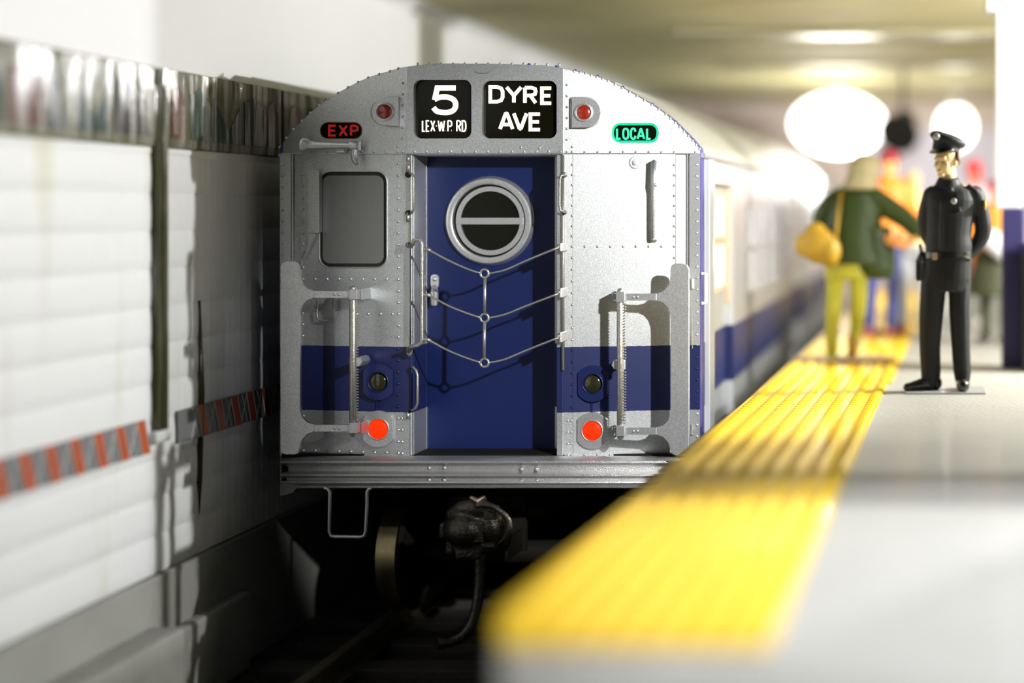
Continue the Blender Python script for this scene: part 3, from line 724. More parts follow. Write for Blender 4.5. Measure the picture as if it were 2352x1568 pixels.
# ------------------------------------------------------------------ left wall
WX = -1.59
def tilemat():
    m = mat('white_wall_tile', (.74, .755, .76), .42, 0, .04, 1.5, 0, coat=.12)
    nt = m.node_tree; N = nt.nodes; L = nt.links; b = N['Principled BSDF']
    g = N.new('ShaderNodeNewGeometry'); sp = N.new('ShaderNodeSeparateXYZ'); L.new(g.outputs['Position'], sp.inputs[0])
    def saw(sock, per, wdt):
        a = N.new('ShaderNodeMath'); a.operation = 'DIVIDE'; a.inputs[1].default_value = per; L.new(sock, a.inputs[0])
        f = N.new('ShaderNodeMath'); f.operation = 'FRACT'; L.new(a.outputs[0], f.inputs[0])
        s_ = N.new('ShaderNodeMath'); s_.operation = 'SUBTRACT'; s_.inputs[1].default_value = .5; L.new(f.outputs[0], s_.inputs[0])
        c = N.new('ShaderNodeMath'); c.operation = 'ABSOLUTE'; L.new(s_.outputs[0], c.inputs[0])
        r = N.new('ShaderNodeMapRange'); r.interpolation_type = 'SMOOTHSTEP'; r.inputs[1].default_value = .5-wdt; r.inputs[2].default_value = .5
        L.new(c.outputs[0], r.inputs[0]); return r.outputs[0]
    v = saw(sp.outputs['Y'], .083, .16)
    nz = N.new('ShaderNodeTexNoise'); nz.inputs['Scale'].default_value = 9; L.new(g.outputs['Position'], nz.inputs['Vector'])
    ad = N.new('ShaderNodeMath'); ad.operation = 'MULTIPLY_ADD'; ad.inputs[1].default_value = .5; L.new(nz.outputs['Fac'], ad.inputs[0]); L.new(v, ad.inputs[2])
    bp = N.new('ShaderNodeBump'); bp.inputs['Strength'].default_value = .75; bp.inputs['Distance'].default_value = .004
    L.new(ad.outputs[0], bp.inputs['Height']); L.new(bp.outputs[0], b.inputs['Normal'])
    # stains running down the tile
    st = N.new('ShaderNodeTexNoise'); mp = N.new('ShaderNodeMapping'); mp.inputs['Scale'].default_value = (1, 3.2, .35)
    L.new(g.outputs['Position'], mp.inputs[0]); L.new(mp.outputs[0], st.inputs['Vector']); st.inputs['Scale'].default_value = 1.2; st.inputs['Detail'].default_value = 4
    rr = N.new('ShaderNodeMapRange'); rr.inputs[1].default_value = .56; rr.inputs[2].default_value = .78; L.new(st.outputs['Fac'], rr.inputs[0])
    src = b.inputs['Base Color'].links[0].from_socket
    mx = N.new('ShaderNodeMix'); mx.data_type = 'RGBA'; L.new(rr.outputs[0], mx.inputs[0]); L.new(src, mx.inputs[6]); mx.inputs[7].default_value = (.60, .60, .48, 1)
    L.new(mx.outputs[2], b.inputs['Base Color'])
    return m
TILE = tilemat()
Yn, Yf = -6.5, 15.6
mb = MB(); zz = .626; pr = []
while zz < 3.02:
    h = min(.215, 3.04-zz)
    pr += [(0, zz), (.005, zz+.010), (.0075, zz+h*.35), (.0065, zz+h*.7), (.003, zz+h*.95)]
    zz += h
pr.append((0, 3.04))
ny = 2
A = [(WX+a, Yn, z) for a, z in pr]; B = [(WX+a, Yf, z) for a, z in pr]; n = len(pr)
mb.add(A+B, [(i, i+1, n+i+1, n+i) for i in range(n-1)])
mb.add([(WX, Yn, .2), (WX-.2, Yn, .2), (WX-.2, Yn, 3.04), (WX, Yn, 3.04), (WX, Yf, .2), (WX-.2, Yf, .2), (WX-.2, Yf, 3.04), (WX, Yf, 3.04)], [(0,1,2,3),(1,5,6,2),(5,4,7,6),(0,4,5,1)])
wl = mb.build('wall_left', TILE, smooth=True, auto=50); tag(wl, 'long white tiled wall on the left of the track', 'wall', kind='structure')
PLAS = mat('white_plaster', (.74, .75, .76), .6, 0, .03, 1.2, .15, 6)
mb = MB(); CEIL = 4.42
pr = [(0.012, 3.48), (.012, 4.27)]+[(.012+.15*(1-math.cos(t)), 4.27+(CEIL-4.27)*math.sin(t)) for t in [PI/2*i/10 for i in range(1, 11)]]
A = [(WX+a, Yn, z) for a, z in pr]; B = [(WX+a, Yf, z) for a, z in pr]; n = len(pr)
mb.add(A+B, [(i, i+1, n+i+1, n+i) for i in range(n-1)])
mb.box((WX-.2, Yn, 3.5), (WX-.02, Yf, 4.7))
uw = mb.build('wall_upper', PLAS, smooth=True, auto=40); tag(uw, 'plain white upper wall curving into the ceiling', 'wall', kind='structure')
# mosaic frieze
def streak(name, col, rough=.22):
    m = mat(name, tuple(c*.5 for c in col), .6, 0, .25, 12, 0, coat=1, spec=.1)
    nt = m.node_tree; N = nt.nodes; L = nt.links; b = N['Principled BSDF']
    tc = N.new('ShaderNodeTexCoord'); mp = N.new('ShaderNodeMapping'); mp.inputs['Scale'].default_value = (.1, 34, .3)
    L.new(tc.outputs['Object'], mp.inputs[0]); nz = N.new('ShaderNodeTexNoise'); nz.inputs['Scale'].default_value = 1.6; nz.inputs['Detail'].default_value = 4
    L.new(mp.outputs[0], nz.inputs['Vector'])
    bp = N.new('ShaderNodeBump'); bp.inputs['Strength'].default_value = 1; bp.inputs['Distance'].default_value = .035
    L.new(nz.outputs['Fac'], bp.inputs['Height']); L.new(bp.outputs[0], b.inputs['Normal']); L.new(bp.outputs[0], b.inputs['Coat Normal'])
    m2 = N.new('ShaderNodeMapping'); m2.inputs['Scale'].default_value = (.1, 9, 1.1); L.new(tc.outputs['Object'], m2.inputs[0])
    n2 = N.new('ShaderNodeTexNoise'); n2.inputs['Scale'].default_value = 1.7; n2.inputs['Detail'].default_value = 5; L.new(m2.outputs[0], n2.inputs['Vector'])
    r2 = N.new('ShaderNodeMapRange'); r2.inputs[1].default_value = .42; r2.inputs[2].default_value = .56; r2.inputs[3].default_value = .08; L.new(n2.outputs['Fac'], r2.inputs[0])
    L.new(r2.outputs[0], b.inputs['Coat Weight']); b.inputs['Coat IOR'].default_value = 2.1
    b.inputs['Coat Roughness'].default_value = .14
    return m
OLV = streak('olive_glaze', (.20, .20, .11))
DOLV = streak('dark_olive_glaze', (.085, .085, .025))
def wy(px): return (VX-0)*0+ (CX-WX)*PPM/(VX-px)*CD-CD      # y on the wall seen at photo column px
def wz(px, py): return CZ-(py-VY)/PPM*(CD+wy(px))/CD
def wallbox(name, px0, px1, z0, z1, th, m, lab, cat, parent=None, grp=None):
    mb = MB(); mb.box((WX-.01, wy(px0), z0), (WX+th, wy(px1), z1)); o = mb.build(name, m, parent, bevel=.006)
    if not parent: tag(o, lab, cat, grp)
    return o
MZ = {'brown': streak('brown_mosaic', (.17,.06,.035)), 'teal': streak('teal_mosaic', (.02,.07,.07)), 'blue': streak('slate_blue_mosaic', (.05,.08,.11)), 'grey': streak('dark_grey_mosaic', (.05,.05,.048)), 'green': streak('bottle_green_mosaic', (.03,.08,.045))}
FZ = [(-1400, 343, 'glossy frieze panel at the left edge, with brown, teal and grey shapes'),
      (375, 636, 'glossy dark frieze panel between the dark pipe and the train roof'),
      (641, 1000, 'glossy olive frieze panel behind the corner of the train roof')]
for k_, (a, b, lab) in enumerate(FZ):
    fz = wallbox('mosaic_frieze', a, b, 3.035, 3.485, .03, OLV, lab, 'mosaic', grp='mosaic frieze panels')
    def shp(pts, m):
        mb = MB(); mb.plate(lambda y, z: Vector((WX+.034, y, z)), [pts], (-.006, 0, 0)); mb.build('mosaic_shape', m, fz)
    if k_ == 0:
        spans = [(-620,-480,'grey'),(-450,-330,'blue'),(-310,-130,'brown'),(-120,-10,'green'),(0,92,'brown'),(95,135,'blue'),(160,235,'teal'),(252,338,'grey')]
    elif k_ == 1: spans = [(380,415,'brown'),(425,470,'green'),(480,540,'teal'),(550,600,'green'),(605,630,'brown')]
    else: spans = [(655,690,'brown'),(700,740,'grey')]
    for (p, q, cn) in spans:
        y0, y1 = wy(p), wy(q)
        if cn in ('grey', 'blue'): pts = [(y0, 3.09), (y1, 3.09), (lerp(y0, y1, .45), 3.39), (y0, 3.39)]
        elif cn == 'teal': pts = [(y0, 3.09), (y1, 3.09), (y1, 3.32), (lerp(y0, y1, .55), 3.16), (y0, 3.36)]
        else: pts = [(y0, 3.09), (y1, 3.09), (y1, 3.30), (lerp(y0, y1, .5), 3.4), (y0, 3.36)]
        shp(pts, MZ[cn])
# drain pipe
mb = MB(); yp = wy(360)
for dy, r in ((-.045, .032), (.015, .036)): mb.tube([(WX+.02, yp+dy, 3.48), (WX+.02, yp+dy, 2.2), (WX+.022, yp+dy*.9, 1.8), (WX+.02, yp+dy, wz(360, 985))], r, 10)
pp = mb.build('drain_pipe', DOLV, smooth=True, auto=40); tag(pp, 'dark olive glossy pipe running down the tiled wall', 'pipe')
mb = MB(); mb.box((WX, yp-.1, wz(360,1015)), (WX+.05, yp+.08, wz(360,985))); mb.build('pipe_foot', mat('white_filler', (.6,.62,.6), .5, 0, .1, 20, .6, 30), pp, bevel=.02)
mb = MB(); yq = wy(455); mb.tube([(WX+.008, yq, wz(455,690)), (WX+.012, yq+.01, wz(455,900)), (WX+.012, yq-.01, wz(455,1100)), (WX+.004, yq, wz(455,1180))], [.008,.022,.018,.006], 8)
o = mb.build('varnish_drip', DOLV, smooth=True); tag(o, 'dark olive varnish drip on the wall at the edge of the train shadow', 'varnish drip')
# striped border band
ORG = mat('orange_tile', (.40, .075, .02), .35, 0, .2, 20, coat=.3)
GRY = mat('grey_border_tile', (.16, .165, .17), .35, 0, .15, 20, coat=.3)
LGT = mat('pale_grout', (.45, .46, .46), .5)
for (a, b, lab) in ((-1400, 326, 'orange and grey diamond-patterned tile border low on the left wall'), (400, 640, 'short shaded piece of orange and grey tile border beyond the pipe')):
    y0, y1 = wy(a), wy(b); z0, z1 = 1.325, 1.515
    bd = MB(); bd.box((WX+.004, y0, z0), (WX+.024, y1, z1)); bo = bd.build('tile_border', GRY, bevel=.004); tag(bo, lab, 'tile border', 'tile borders')
    mo = MB(); mg = MB(); y = y1-.05; per = .225
    while y > max(y0, -6.4)+per:
        mo.plate(lambda u, z: Vector((WX+.030, u, z)), [[(y, z0), (y+.085, z0), (y+.02, z1), (y-.065, z1)]], (-.01, 0, 0))
        for (ua, ub) in ((y-.14, y-.06), (y-.05, y-.13)):
            mg.tube([(WX+.026, ua, z0+.005), (WX+.026, ub, z1-.005)], .006, 4)
        mg.tube([(WX+.028, y-.004, z0), (WX+.028, y-.069, z1)], .006, 4); mg.tube([(WX+.028, y+.089, z0), (WX+.028, y+.024, z1)], .006, 4)
        y -= per
    if mo.v: mo.build('orange_stripes', ORG, bo); mg.build('grout_lines', LGT, bo)
# concrete bench walls under the tile
CONC = mat('grey_concrete', (.24, .245, .225), .7, 0, .18, 3, .5, 25)
mb = MB(); mb.box((WX-.2, Yn, -.2), (WX+.035, Yf, .62)); o = mb.build('baseboard_left', CONC, bevel=.01); tag(o, 'grey concrete plinth under the white tiles', 'baseboard', kind='structure')
def curb(x0, px_end, zt, y0, lab):
    k_ = (CX-x0)*PPM/(VX-px_end); y1 = k_*CD-CD
    mb = MB(); mb.box((WX+.036, y0, -.2), (x0, y1, zt)); o = mb.build('concrete_bench', CONC, bevel=.02); tag(o, lab, 'concrete bench', 'concrete benches along the wall'); return y1
ye = curb(-1.35, 430, .36, -6.4, 'grey concrete bench block at the foot of the wall, nearest the camera')
curb(-1.47, 577, .29, ye+.004, 'shaded grey concrete bench block ending beside the train, set back from the nearest one')

# ------------------------------------------------------------------ ceiling and far wall
CE = mat('glossy_olive_ceiling', (.50, .47, .28), .7, 0, .2, 1.2, .3, 9, spec=.3)
mb = MB(); mb.box((WX+.1, .4, CEIL), (7.2, Yf, CEIL+.15))
ce = mb.build('ceiling', CE); tag(ce, 'glossy olive tan station ceiling', 'ceiling', kind='structure')
BEAM = mat('ceiling_beam_paint', (.30, .28, .18), .35, 0, .2, 2, coat=.3)
for i, (y, lab) in enumerate(((5.2, 'nearest olive ceiling beam crossing above the platform'), (8.6, 'second olive ceiling beam, above the glowing lamps'), (12.0, 'farthest olive ceiling beam before the end wall'))):
    mb = MB(); mb.box((.3, y, CEIL-.06), (7.0, y+.35, CEIL)); o = mb.build('ceiling_beam', BEAM, bevel=.02); tag(o, lab, 'beam', 'ceiling beams')
PINK = mat('pinkish_wall_paint', (.62, .52, .48), .6, 0, .05, 1.5)
LAV = mat('lavender_wall_paint', (.66, .64, .78), .6, 0, .05, 1.5)
mb = MB(); mb.box((WX-.2, Yf, -.2), (7.2, Yf+.2, 4.8)); o = mb.build('wall_back', PINK); tag(o, 'pinkish far end wall of the station', 'wall', kind='structure')
mb = MB(); mb.box((XSR+.4, Yf-.05, 1.44), (7.0, Yf, 3.95)); o = mb.build('trim_1', LAV); tag(o, 'lavender band across the lower far wall', 'wall band', kind='structure')
mb = MB(); mb.box((7.0, .4, 1.3), (7.2, Yf, 4.7)); o = mb.build('wall_right', mat('olive_side_wall', (.32,.30,.24), .6)); tag(o, 'olive side wall beyond the platform', 'wall', kind='structure')  # one even olive colour

# ------------------------------------------------------------------ platform
SL = .0287
def pe(Y): return 1.604+SL*Y
PLAT = 1.44
def platmat():
    m = mat('platform_concrete', (.37, .37, .345), .62, 0, .12, 2.2, .5, 30, coat=.08)
    return m
PC = platmat()
mb = MB(); y0, y1 = -7.6, Yf
edge = [(pe(y1), y1), (1.458, -5.14), (1.50, -5.34), (1.569, -5.55), (1.66, -5.85), (1.9, -6.5), (2.2, y0), (7, y0), (7, y1)]
mb.plate(lambda x, y: Vector((x, y, PLAT)), [edge], (0, 0, -1.64))
o = mb.build('platform', PC); tag(o, 'pale grey concrete station platform', 'platform', kind='structure')
YEL = mat('yellow_tactile_plastic', (.80, .53, .012), .45, 0, .10, 8, .3, 60, coat=.03, spec=.3)
def tactile(ya, yb, lab):
    mb = MB(); w_ = .88; ez = PLAT+.012
    A = [(pe(ya), ya), (pe(ya)+w_, ya), (pe(yb)+w_*.97, yb), (pe(yb), yb)]
    if ya < -5: A = [(1.575, ya), (pe(ya)+w_, ya), (pe(yb)+w_*.97, yb), (pe(yb), yb), (1.462, -5.14), (1.505, -5.34)]
    mb.plate(lambda x, y: Vector((x, y, ez)), [A], (0, 0, PLAT-.002-ez))
    o = mb.build('tactile_strip', YEL); tag(o, lab, 'tactile paving', 'yellow tactile strips')
    y = ya+.06; d = MB()
    while y < min(yb, 9)-.04:
        for i in range(8):
            x = pe(y)+.06+i*.108
            if ya < -5 and x < 1.62 and y < -5.2: continue
            r0 = .036; r1 = .024
            vs = [(x+r0*math.cos(t), y+r0*math.sin(t), ez-.001) for t in [PI/4*j for j in range(8)]]+[(x+r1*math.cos(t), y+r1*math.sin(t), ez+.012) for t in [PI/4*j for j in range(8)]]
            d.add(vs, [(j, (j+1) % 8, 8+(j+1) % 8, 8+j) for j in range(8)]+[tuple(range(8, 16))])
        y += .108
    q_ = d.build('truncated_domes', YEL, o); q_['kind'] = 'stuff'
    e = MB(); e.box((pe(ya)+w_*.98, ya, ez-.01), (pe(ya)+w_*.98+.012, ya+.01, ez+.008))
tactile(-5.55, 1.22, 'long yellow tactile strip along the platform edge, nearest the camera')
tactile(1.235, 15.5, 'farther yellow tactile strip, under the people in green and orange')
# cardboard-like curb strip at the seam
# column
WHT = mat('white_column_paint', (.72, .73, .74), .45, 0, .04, 3)
PUR = mat('dark_blue_column_paint', (.018, .015, .085), .45, 0, .08, 4)
def column(X, Y, lab, w_=.075):
    c = empty('column', (X, Y, PLAT)); tag(c, lab, 'column', 'platform columns')
    mb = MB(); mb.box((-w_*.5, -w_, 0), (w_*1.2, w_, 1.25)); mb.build('column_base', PUR, c, bevel=.01)
    mb = MB(); mb.box((-w_, -w_, 1.25), (w_, w_, CEIL-PLAT-.1)); mb.build('column_shaft', WHT, c, bevel=.01)
    mb = MB(); mb.box((-w_-.08, -w_-.08, CEIL-PLAT-.2), (w_+.08, w_+.08, CEIL-PLAT-.1)); mb.build('column_capital', WHT, c, bevel=.01)
column(CX+(2316-VX)/PPM*1.24, 2.4, 'white column with dark blue lower half at the right edge', .10)
BLK = mat('black_painted_metal', (.008, .008, .008), .4, 0, .1, 5)
mb = MB(); c0 = CX+(2342-VX)/PPM*1.2; mb.box((c0+.03, 2.0, PLAT), (c0+.7, 2.28, 2.42)); o = mb.build('cabinet', BLK, bevel=.015); tag(o, 'low black cabinet cut off by the right edge, beside the blue and white column', 'cabinet')
mb = MB(); mb.box((c0+.1, 1.99, PLAT+.1), (c0+.6, 2.0, 2.3)); mb.build('cabinet_door', BLK, o)
mb = MB(); mb.box((5.0, -3.1, PLAT), (5.25, -.9, 4.9)); mb.box((5.0, -3.66, PLAT), (5.25, -3.1, 2.88)); o = mb.build('light_blocker_pier', PLAS); tag(o, 'unseen white pier added to block lamp light', 'wall', kind='structure')  # unseen pier, added to cut lamp light off wall and platform
mb = MB(); mb.box((3.55, -.63, 2.746), (6.9, -.57, 2.949)); o = mb.build('shadow_caster_rail', BEAM); tag(o, 'unseen cross rail added to cast shadow stripes', 'beam', kind='structure')  # unseen rail, added to throw shadow stripes across the platform

# ------------------------------------------------------------------ glowing lamps, speaker, sign
GLOW = mat('glowing_globe', (1, .98, .92), .4, emit=(1, .97, .90), estr=6)
def pendant(px, py, Y, rx, rz, lab):
    c = ray(px, py, Y); e = empty('pendant_lamp', (c.x, c.y, c.z)); tag(e, lab, 'lamp', 'glowing pendant lamps')
    mb = MB(); mb.ball((0, 0, 0), (rx, rx, rz), 32, 20); mb.build('globe', GLOW, e, smooth=True)
    mb = MB(); mb.lathe([(.12, rz-.05), (.1, rz+.05), (.02, rz+.08), (.02, CEIL-c.z-.06), (.12, CEIL-c.z-.04), (.12, CEIL-c.z)], (0, 0, 0), (0, 0, 1), 16); mb.build('lamp_stem', mat('pale_lamp_metal', (.6,.6,.58), .4, .3), e, smooth=True, auto=40)
    return c
c1 = pendant(1925, 285, 11.2, .62, .40, 'wide glowing white globe lamp above the green coat and red cap')
c2 = pendant(2195, 292, 12.6, .25, .30, 'smaller glowing white lamp behind the officer cap')
lamp('globe_light', (c1.x, c1.y, c1.z-.6), (0, 0, 0), 260, .4, (1, .96, .90))
e = ray(2075, 290, 9.0); spk = empty('loudspeaker', (e.x, e.y, e.z)); tag(spk, 'dark loudspeaker hanging from the ceiling, right of the big glowing lamp', 'loudspeaker')
mb = MB(); mb.lathe([(.06,-.26),(.11,-.22),(.12,.0),(.24,.20),(.26,.22)], (0,0,0), (-.3,-1,-.5), 20); mb.build('speaker_horn', BLK, spk, smooth=True, auto=40)
mb = MB(); mb.tube([(0,0,.05), (0,0,CEIL-e.z)], .025, 8); mb.box((-.07,-.07,-.02), (.07,.07,.2)); mb.build('speaker_bracket', BLK, spk)

# ------------------------------------------------------------------ people
def M_(n, c, r=.5, **k): return mat(n, c, r, 0, .12, 30, .25, 90, **k)
SKIN = M_('painted_skin', (1, .68, .34), .5, coat=.1)
SHAD = M_('brown_hair_paint', (.12, .05, .015))
def el(mb, rows, seg=18):          # loft of ellipses: (x, y, z, rx, ry)
    vs = []; fs = []; n = len(rows)
    for (x, y, z, rx, ry) in rows:
        for k in range(seg):
            t = 2*PI*k/seg; vs.append((x+rx*math.cos(t), y+ry*math.sin(t), z))
    for i in range(n-1):
        for k in range(seg): fs.append((i*seg+k, i*seg+(k+1) % seg, (i+1)*seg+(k+1) % seg, (i+1)*seg+k))
    fs.append(tuple(range(seg-1, -1, -1))); fs.append(tuple((n-1)*seg+k for k in range(seg)))
    mb.add(vs, fs)
def limb(mb, pts, rs, seg=12):
    p = catmull(pts, 4); m = len(rs)-1; n = len(p)-1
    R = [lerp(rs[min(m, int(i*m/n))], rs[min(m, int(i*m/n)+1)], i*m/n-int(i*m/n)) for i in range(n+1)]
    mb.tube(p, R, seg); mb.ball(p[0], R[0], 10, 6); mb.ball(p[-1], R[-1], 10, 6)
def hand(mb, w_, d, side, s=1.):    # wrist point, pointing direction, direction of the thumb
    w_ = Vector(w_); d = Vector(d).normalized(); t = (Vector(side)-d*Vector(side).dot(d)).normalized(); nrm = d.cross(t)
    mb.tube([w_-d*.02*s, w_+d*.02*s, w_+d*.055*s, w_+d*.09*s], [.024*s, .030*s, .036*s, .030*s], 10)
    for i, (o, L) in enumerate(((.027, .068), (.009, .078), (-.009, .073), (-.027, .056))):
        b = w_+d*.085*s+t*o*s
        mb.tube([b, b+d*L*.45*s+nrm*.006*s, b+d*L*.8*s+nrm*.020*s, b+d*L*s+nrm*.036*s], [.0105*s, .010*s, .009*s, .007*s], 8)
    b = w_+d*.03*s+t*.03*s
    mb.tube([b, b+(d+t*1.1).normalized()*.035*s, b+(d*1.5+t).normalized()*.065*s], [.013*s, .011*s, .008*s], 8)
def head(mb, c, face=(0, -1), s=1.):
    c = Vector(c); f = Vector((face[0], face[1], 0)).normalized(); r = Vector((f.y, -f.x, 0)); U = Vector((0, 0, 1))
    P = lambda a, b, z: c+r*a*s+f*b*s+U*z*s
    q = Vector((0, -1, 0)).rotation_difference(f)
    mb.ball(P(0, -.008, .03), (.074*s, .092*s, .082*s), 18, 12, q); mb.ball(P(0, .012, -.025), (.058*s, .078*s, .080*s), 16, 10, q)
    mb.ball(P(0, .062, -.085), (.026*s, .024*s, .020*s), 10, 6, q)         # chin
    mb.tube([P(0, .080, .012), P(0, .098, -.012), P(0, .108, -.028), P(0, .088, -.034)], [.008*s, .011*s, .014*s, .010*s], 8)
    mb.tube([P(-.045, .070, .020), P(-.02, .088, .024), P(.02, .088, .024), P(.045, .070, .020)], .010*s, 8)     # brow
    mb.tube([P(-.020, .082, -.052), P(0, .090, -.050), P(.020, .082, -.052)], .0065*s, 6); mb.tube([P(-.018, .080, -.062), P(0, .088, -.063), P(.018, .080, -.062)], .007*s, 6)
    for sd in (-1, 1):
        mb.ball(P(sd*.073, -.005, -.005), (.012*s, .018*s, .030*s), 10, 8, q); mb.ball(P(sd*.04, .058, -.022), (.022*s, .018*s, .018*s), 8, 6, q)
    mb.tube([P(0, -.015, -.05), P(0, -.02, -.16)], [.052*s, .058*s], 14)
    return P
def loc(mb, base):
    mb.v = [v-base for v in mb.v]; return mb
def face_bits(P, e, base, s=1.):
    mb = MB()
    for sd in (-1, 1): mb.ball(P(sd*.030, .079, -.004), (.0075*s, .0075*s, .0045*s), 8, 6)
    loc(mb, base).build('eye', mat('eye_paint', (.05,.03,.02), .3), e, smooth=True)
    mb = MB(); mb.tube([P(-.018, .0905, -.057), P(0, .096, -.0565), P(.018, .0905, -.057)], .0022*s, 6); loc(mb, base).build('mouth', mat('lip_paint', (.35,.08,.03), .4), e)

# officer
YO = .77; base = ray(2165, 897, YO); base.z = PLAT+.012
off = empty('police_officer', base); tag(off, 'person in black police uniform and peaked cap, hands behind the back', 'person')
O = lambda px, py, dy=0.: ray(px, py, YO)+Vector((0, dy, 0))
def W(px, py, wpx, ry, dy=0.):
    c = O(px, py, dy); return (c.x, c.y, c.z, wpx/2/336, ry)
NAVY = M_('black_uniform_paint', (.015, .017, .024), .6, spec=.35); NAVY2 = M_('black_trouser_paint', (.011, .012, .015), .6, spec=.3); SHO = M_('black_shoe_paint', (.010, .010, .010), .22, coat=.6)
fdir = (-.62, -.80)
mb = MB(); PH = head(mb, O(2174, 372), fdir, 1.02)
el(mb, [W(2180,425,80,.07), W(2182,450,100,.09), W(2180,520,84,.085), W(2178,580,84,.085), W(2175,640,90,.09)])
limb(mb, [O(2136,450,.02), O(2131,525,.06), O(2150,578,.15)], [.045,.038,.028]); limb(mb, [O(2242,452,.02), O(2254,540,.06), O(2225,582,.17)], [.045,.038,.028])
hand(mb, O(2150,578,.15), (1, .15, -.35), (0, 0, 1)); hand(mb, O(2225,582,.17), (-1, .1, -.3), (0, 0, 1))
limb(mb, [O(2145,640), O(2137,760), O(2139,878)], [.07,.05,.035]); limb(mb, [O(2206,640), O(2206,760), O(2210,880)], [.07,.05,.035])
loc(mb, base).fuse('body', SKIN, off, .0065, 2)
face_bits(PH, off, base, 1.02)
mb = MB()
el(mb, [W(2180,418,42,.062), W(2181,428,80,.085), W(2182,438,112,.10), W(2184,460,118,.115), W(2182,500,108,.12), W(2180,540,102,.118), W(2179,565,108,.12), W(2179,582,104,.118)], 24)
limb(mb, [O(2140,448,.01), O(2128,490,.03), O(2128,530,.06), O(2148,574,.13)], [.062,.058,.055,.045]); limb(mb, [O(2240,448,.01), O(2254,490,.03), O(2257,540,.06), O(2228,582,.155)], [.066,.063,.058,.045])
mb.tube([O(2178,408,-.02), O(2178,424,-.01)], [.070,.092], 16)
mb.tube([O(2166,432,-.075), O(2164,470,-.112), O(2162,520,-.115), O(2161,570,-.115)], [.012,.011,.011,.011], 6)
mb.tube([O(2176,428,-.07), O(2184,438,-.10), O(2192,445,-.09)], [.02,.018,.006], 6); mb.tube([O(2150,428,-.05), O(2142,440,-.06)], [.018,.006], 6)
mb.box(O(2176,478,-.115), O(2204,486,-.10)); mb.tube([O(2176,486,-.112), O(2190,492,-.118), O(2206,484,-.108)], .008, 6)
mb.tube([O(2222,425,-.04), O(2244,440,-.04)], .016, 6); mb.tube([O(2140,428,-.04), O(2124,446,-.03)], .014, 6)
loc(mb, base).fuse('jacket', NAVY, off, .0075, 3)
mb = MB()
el(mb, [W(2179,572,104,.115), W(2177,600,112,.12), W(2175,640,114,.12), W(2173,668,104,.11)], 24)
limb(mb, [O(2146,640,.0), O(2139,720,-.01), O(2136,800,0), O(2138,850,0), O(2137,884,0)], [.090,.084,.072,.070,.062]); limb(mb, [O(2205,640,0), O(2204,720,-.01), O(2207,800,0), O(2210,850,0), O(2211,872,0)], [.080,.072,.064,.062,.052])
mb.tube([O(2188,592,-.108), O(2215,590,-.10), O(2228,594,-.06)], .012, 6)
for (x, y, r) in ((2148,665,.03),(2196,660,.03)): mb.ball(O(x, y, -.06), r, 8, 6)
loc(mb, base).fuse('trousers', NAVY2, off, .0075, 3)
for (x0, y0, x1, y1, wd) in ((2148,885,2084,889,0), (2211,884,2211,893,1)):
    mb = MB()
    if not wd:
        h = O(x0, y0); t = O(x1, y1, -.07); h.z = PLAT+.055; t.z = PLAT+.035; m_ = (h+t)/2; m_.z = PLAT+.050
        mb.tube([h, m_, t], [.046, .044, .028], 12); mb.ball(h, .05, 10, 8); mb.ball(t, .030, 10, 8)
    else:
        h = O(x0, y0, .05); t = O(x1, y1, -.13); h.z = PLAT+.06; t.z = PLAT+.05
        mb.tube([h, t], [.05, .045], 12); mb.ball(h, .052, 10, 8); mb.ball(t, .047, 10, 8)
    mb.v = [Vector((v.x, v.y, max(v.z, PLAT+.013))) for v in mb.v]
    loc(mb, base).fuse('shoe', SHO, off, .007, 2)
mb = MB(); cc = O(2177, 320); tq = Matrix.Rotation(math.radians(17), 3, 'Y').to_quaternion()
mb.ball(cc, (.130, .120, .042), 28, 12, tq); mb.ball(cc+Vector((-.055, -.03, .022)), (.062, .055, .036), 16, 10, tq); mb.ball(cc+Vector((.02, 0, -.018)), (.098, .10, .035), 20, 10, tq)
a = O(2173, 342); mb.tube([a+Vector((-.004, 0, -.014)), a+Vector((0, 0, .018)), cc], [.094, .092, .10], 24)
cap = loc(mb, base).fuse('cap', NAVY, off, .007, 3)
mb = MB(); f = Vector((fdir[0], fdir[1], 0)); r_ = Vector((f.y, -f.x, 0)); hc = O(2173, 342); vs = []; n = 13
for i in range(n):
    t = lerp(-75, 75, i/(n-1)); cs, sn = math.cos(math.radians(t)), math.sin(math.radians(t))
    p0 = hc+f*.086*cs+r_*.088*sn; p1 = hc+f*(.086*cs+.048*max(0, cs)**.6)+r_*.094*sn+Vector((0, 0, -.030*cs))
    vs += [p0+Vector((0, 0, .004)), p1, p1+Vector((0, 0, -.006)), p0+Vector((0, 0, -.006))]
mb.add(vs, [(i*4+j, (i+1)*4+j, (i+1)*4+(j+1) % 4, i*4+(j+1) % 4) for i in range(n-1) for j in range(4)]+[(0,1,2,3), tuple((n-1)*4+k for k in (3,2,1,0))])
loc(mb, base).build('cap_visor', SHO, cap, smooth=True, auto=50)
METB = mat('painted_badge_silver', (.6, .6, .6), .3, .6)
mb = MB(); mb.ball(O(2151, 315, -.105), (.022, .012, .024), 12, 8); loc(mb, base).build('cap_badge', METB, cap, smooth=True)
mb = MB(); mb.ball(PH(-.068, -.03, .028), (.022, .035, .045), 10, 8); mb.ball(PH(.0, -.055, .01), (.066, .045, .05), 14, 8); loc(mb, base).build('hair', SHAD, off, smooth=True)
mb = MB(); mb.ball(O(2190, 462, -.118), (.021, .008, .021), 14, 8); loc(mb, base).build('chest_badge', METB, off, smooth=True)
mb = MB(); c = O(2262, 470, -.035); mb.ball(c, (.012, .028, .036), 10, 8); loc(mb, base).build('shoulder_patch', mat('gold_patch', (.55,.36,.02), .5), off, smooth=True)
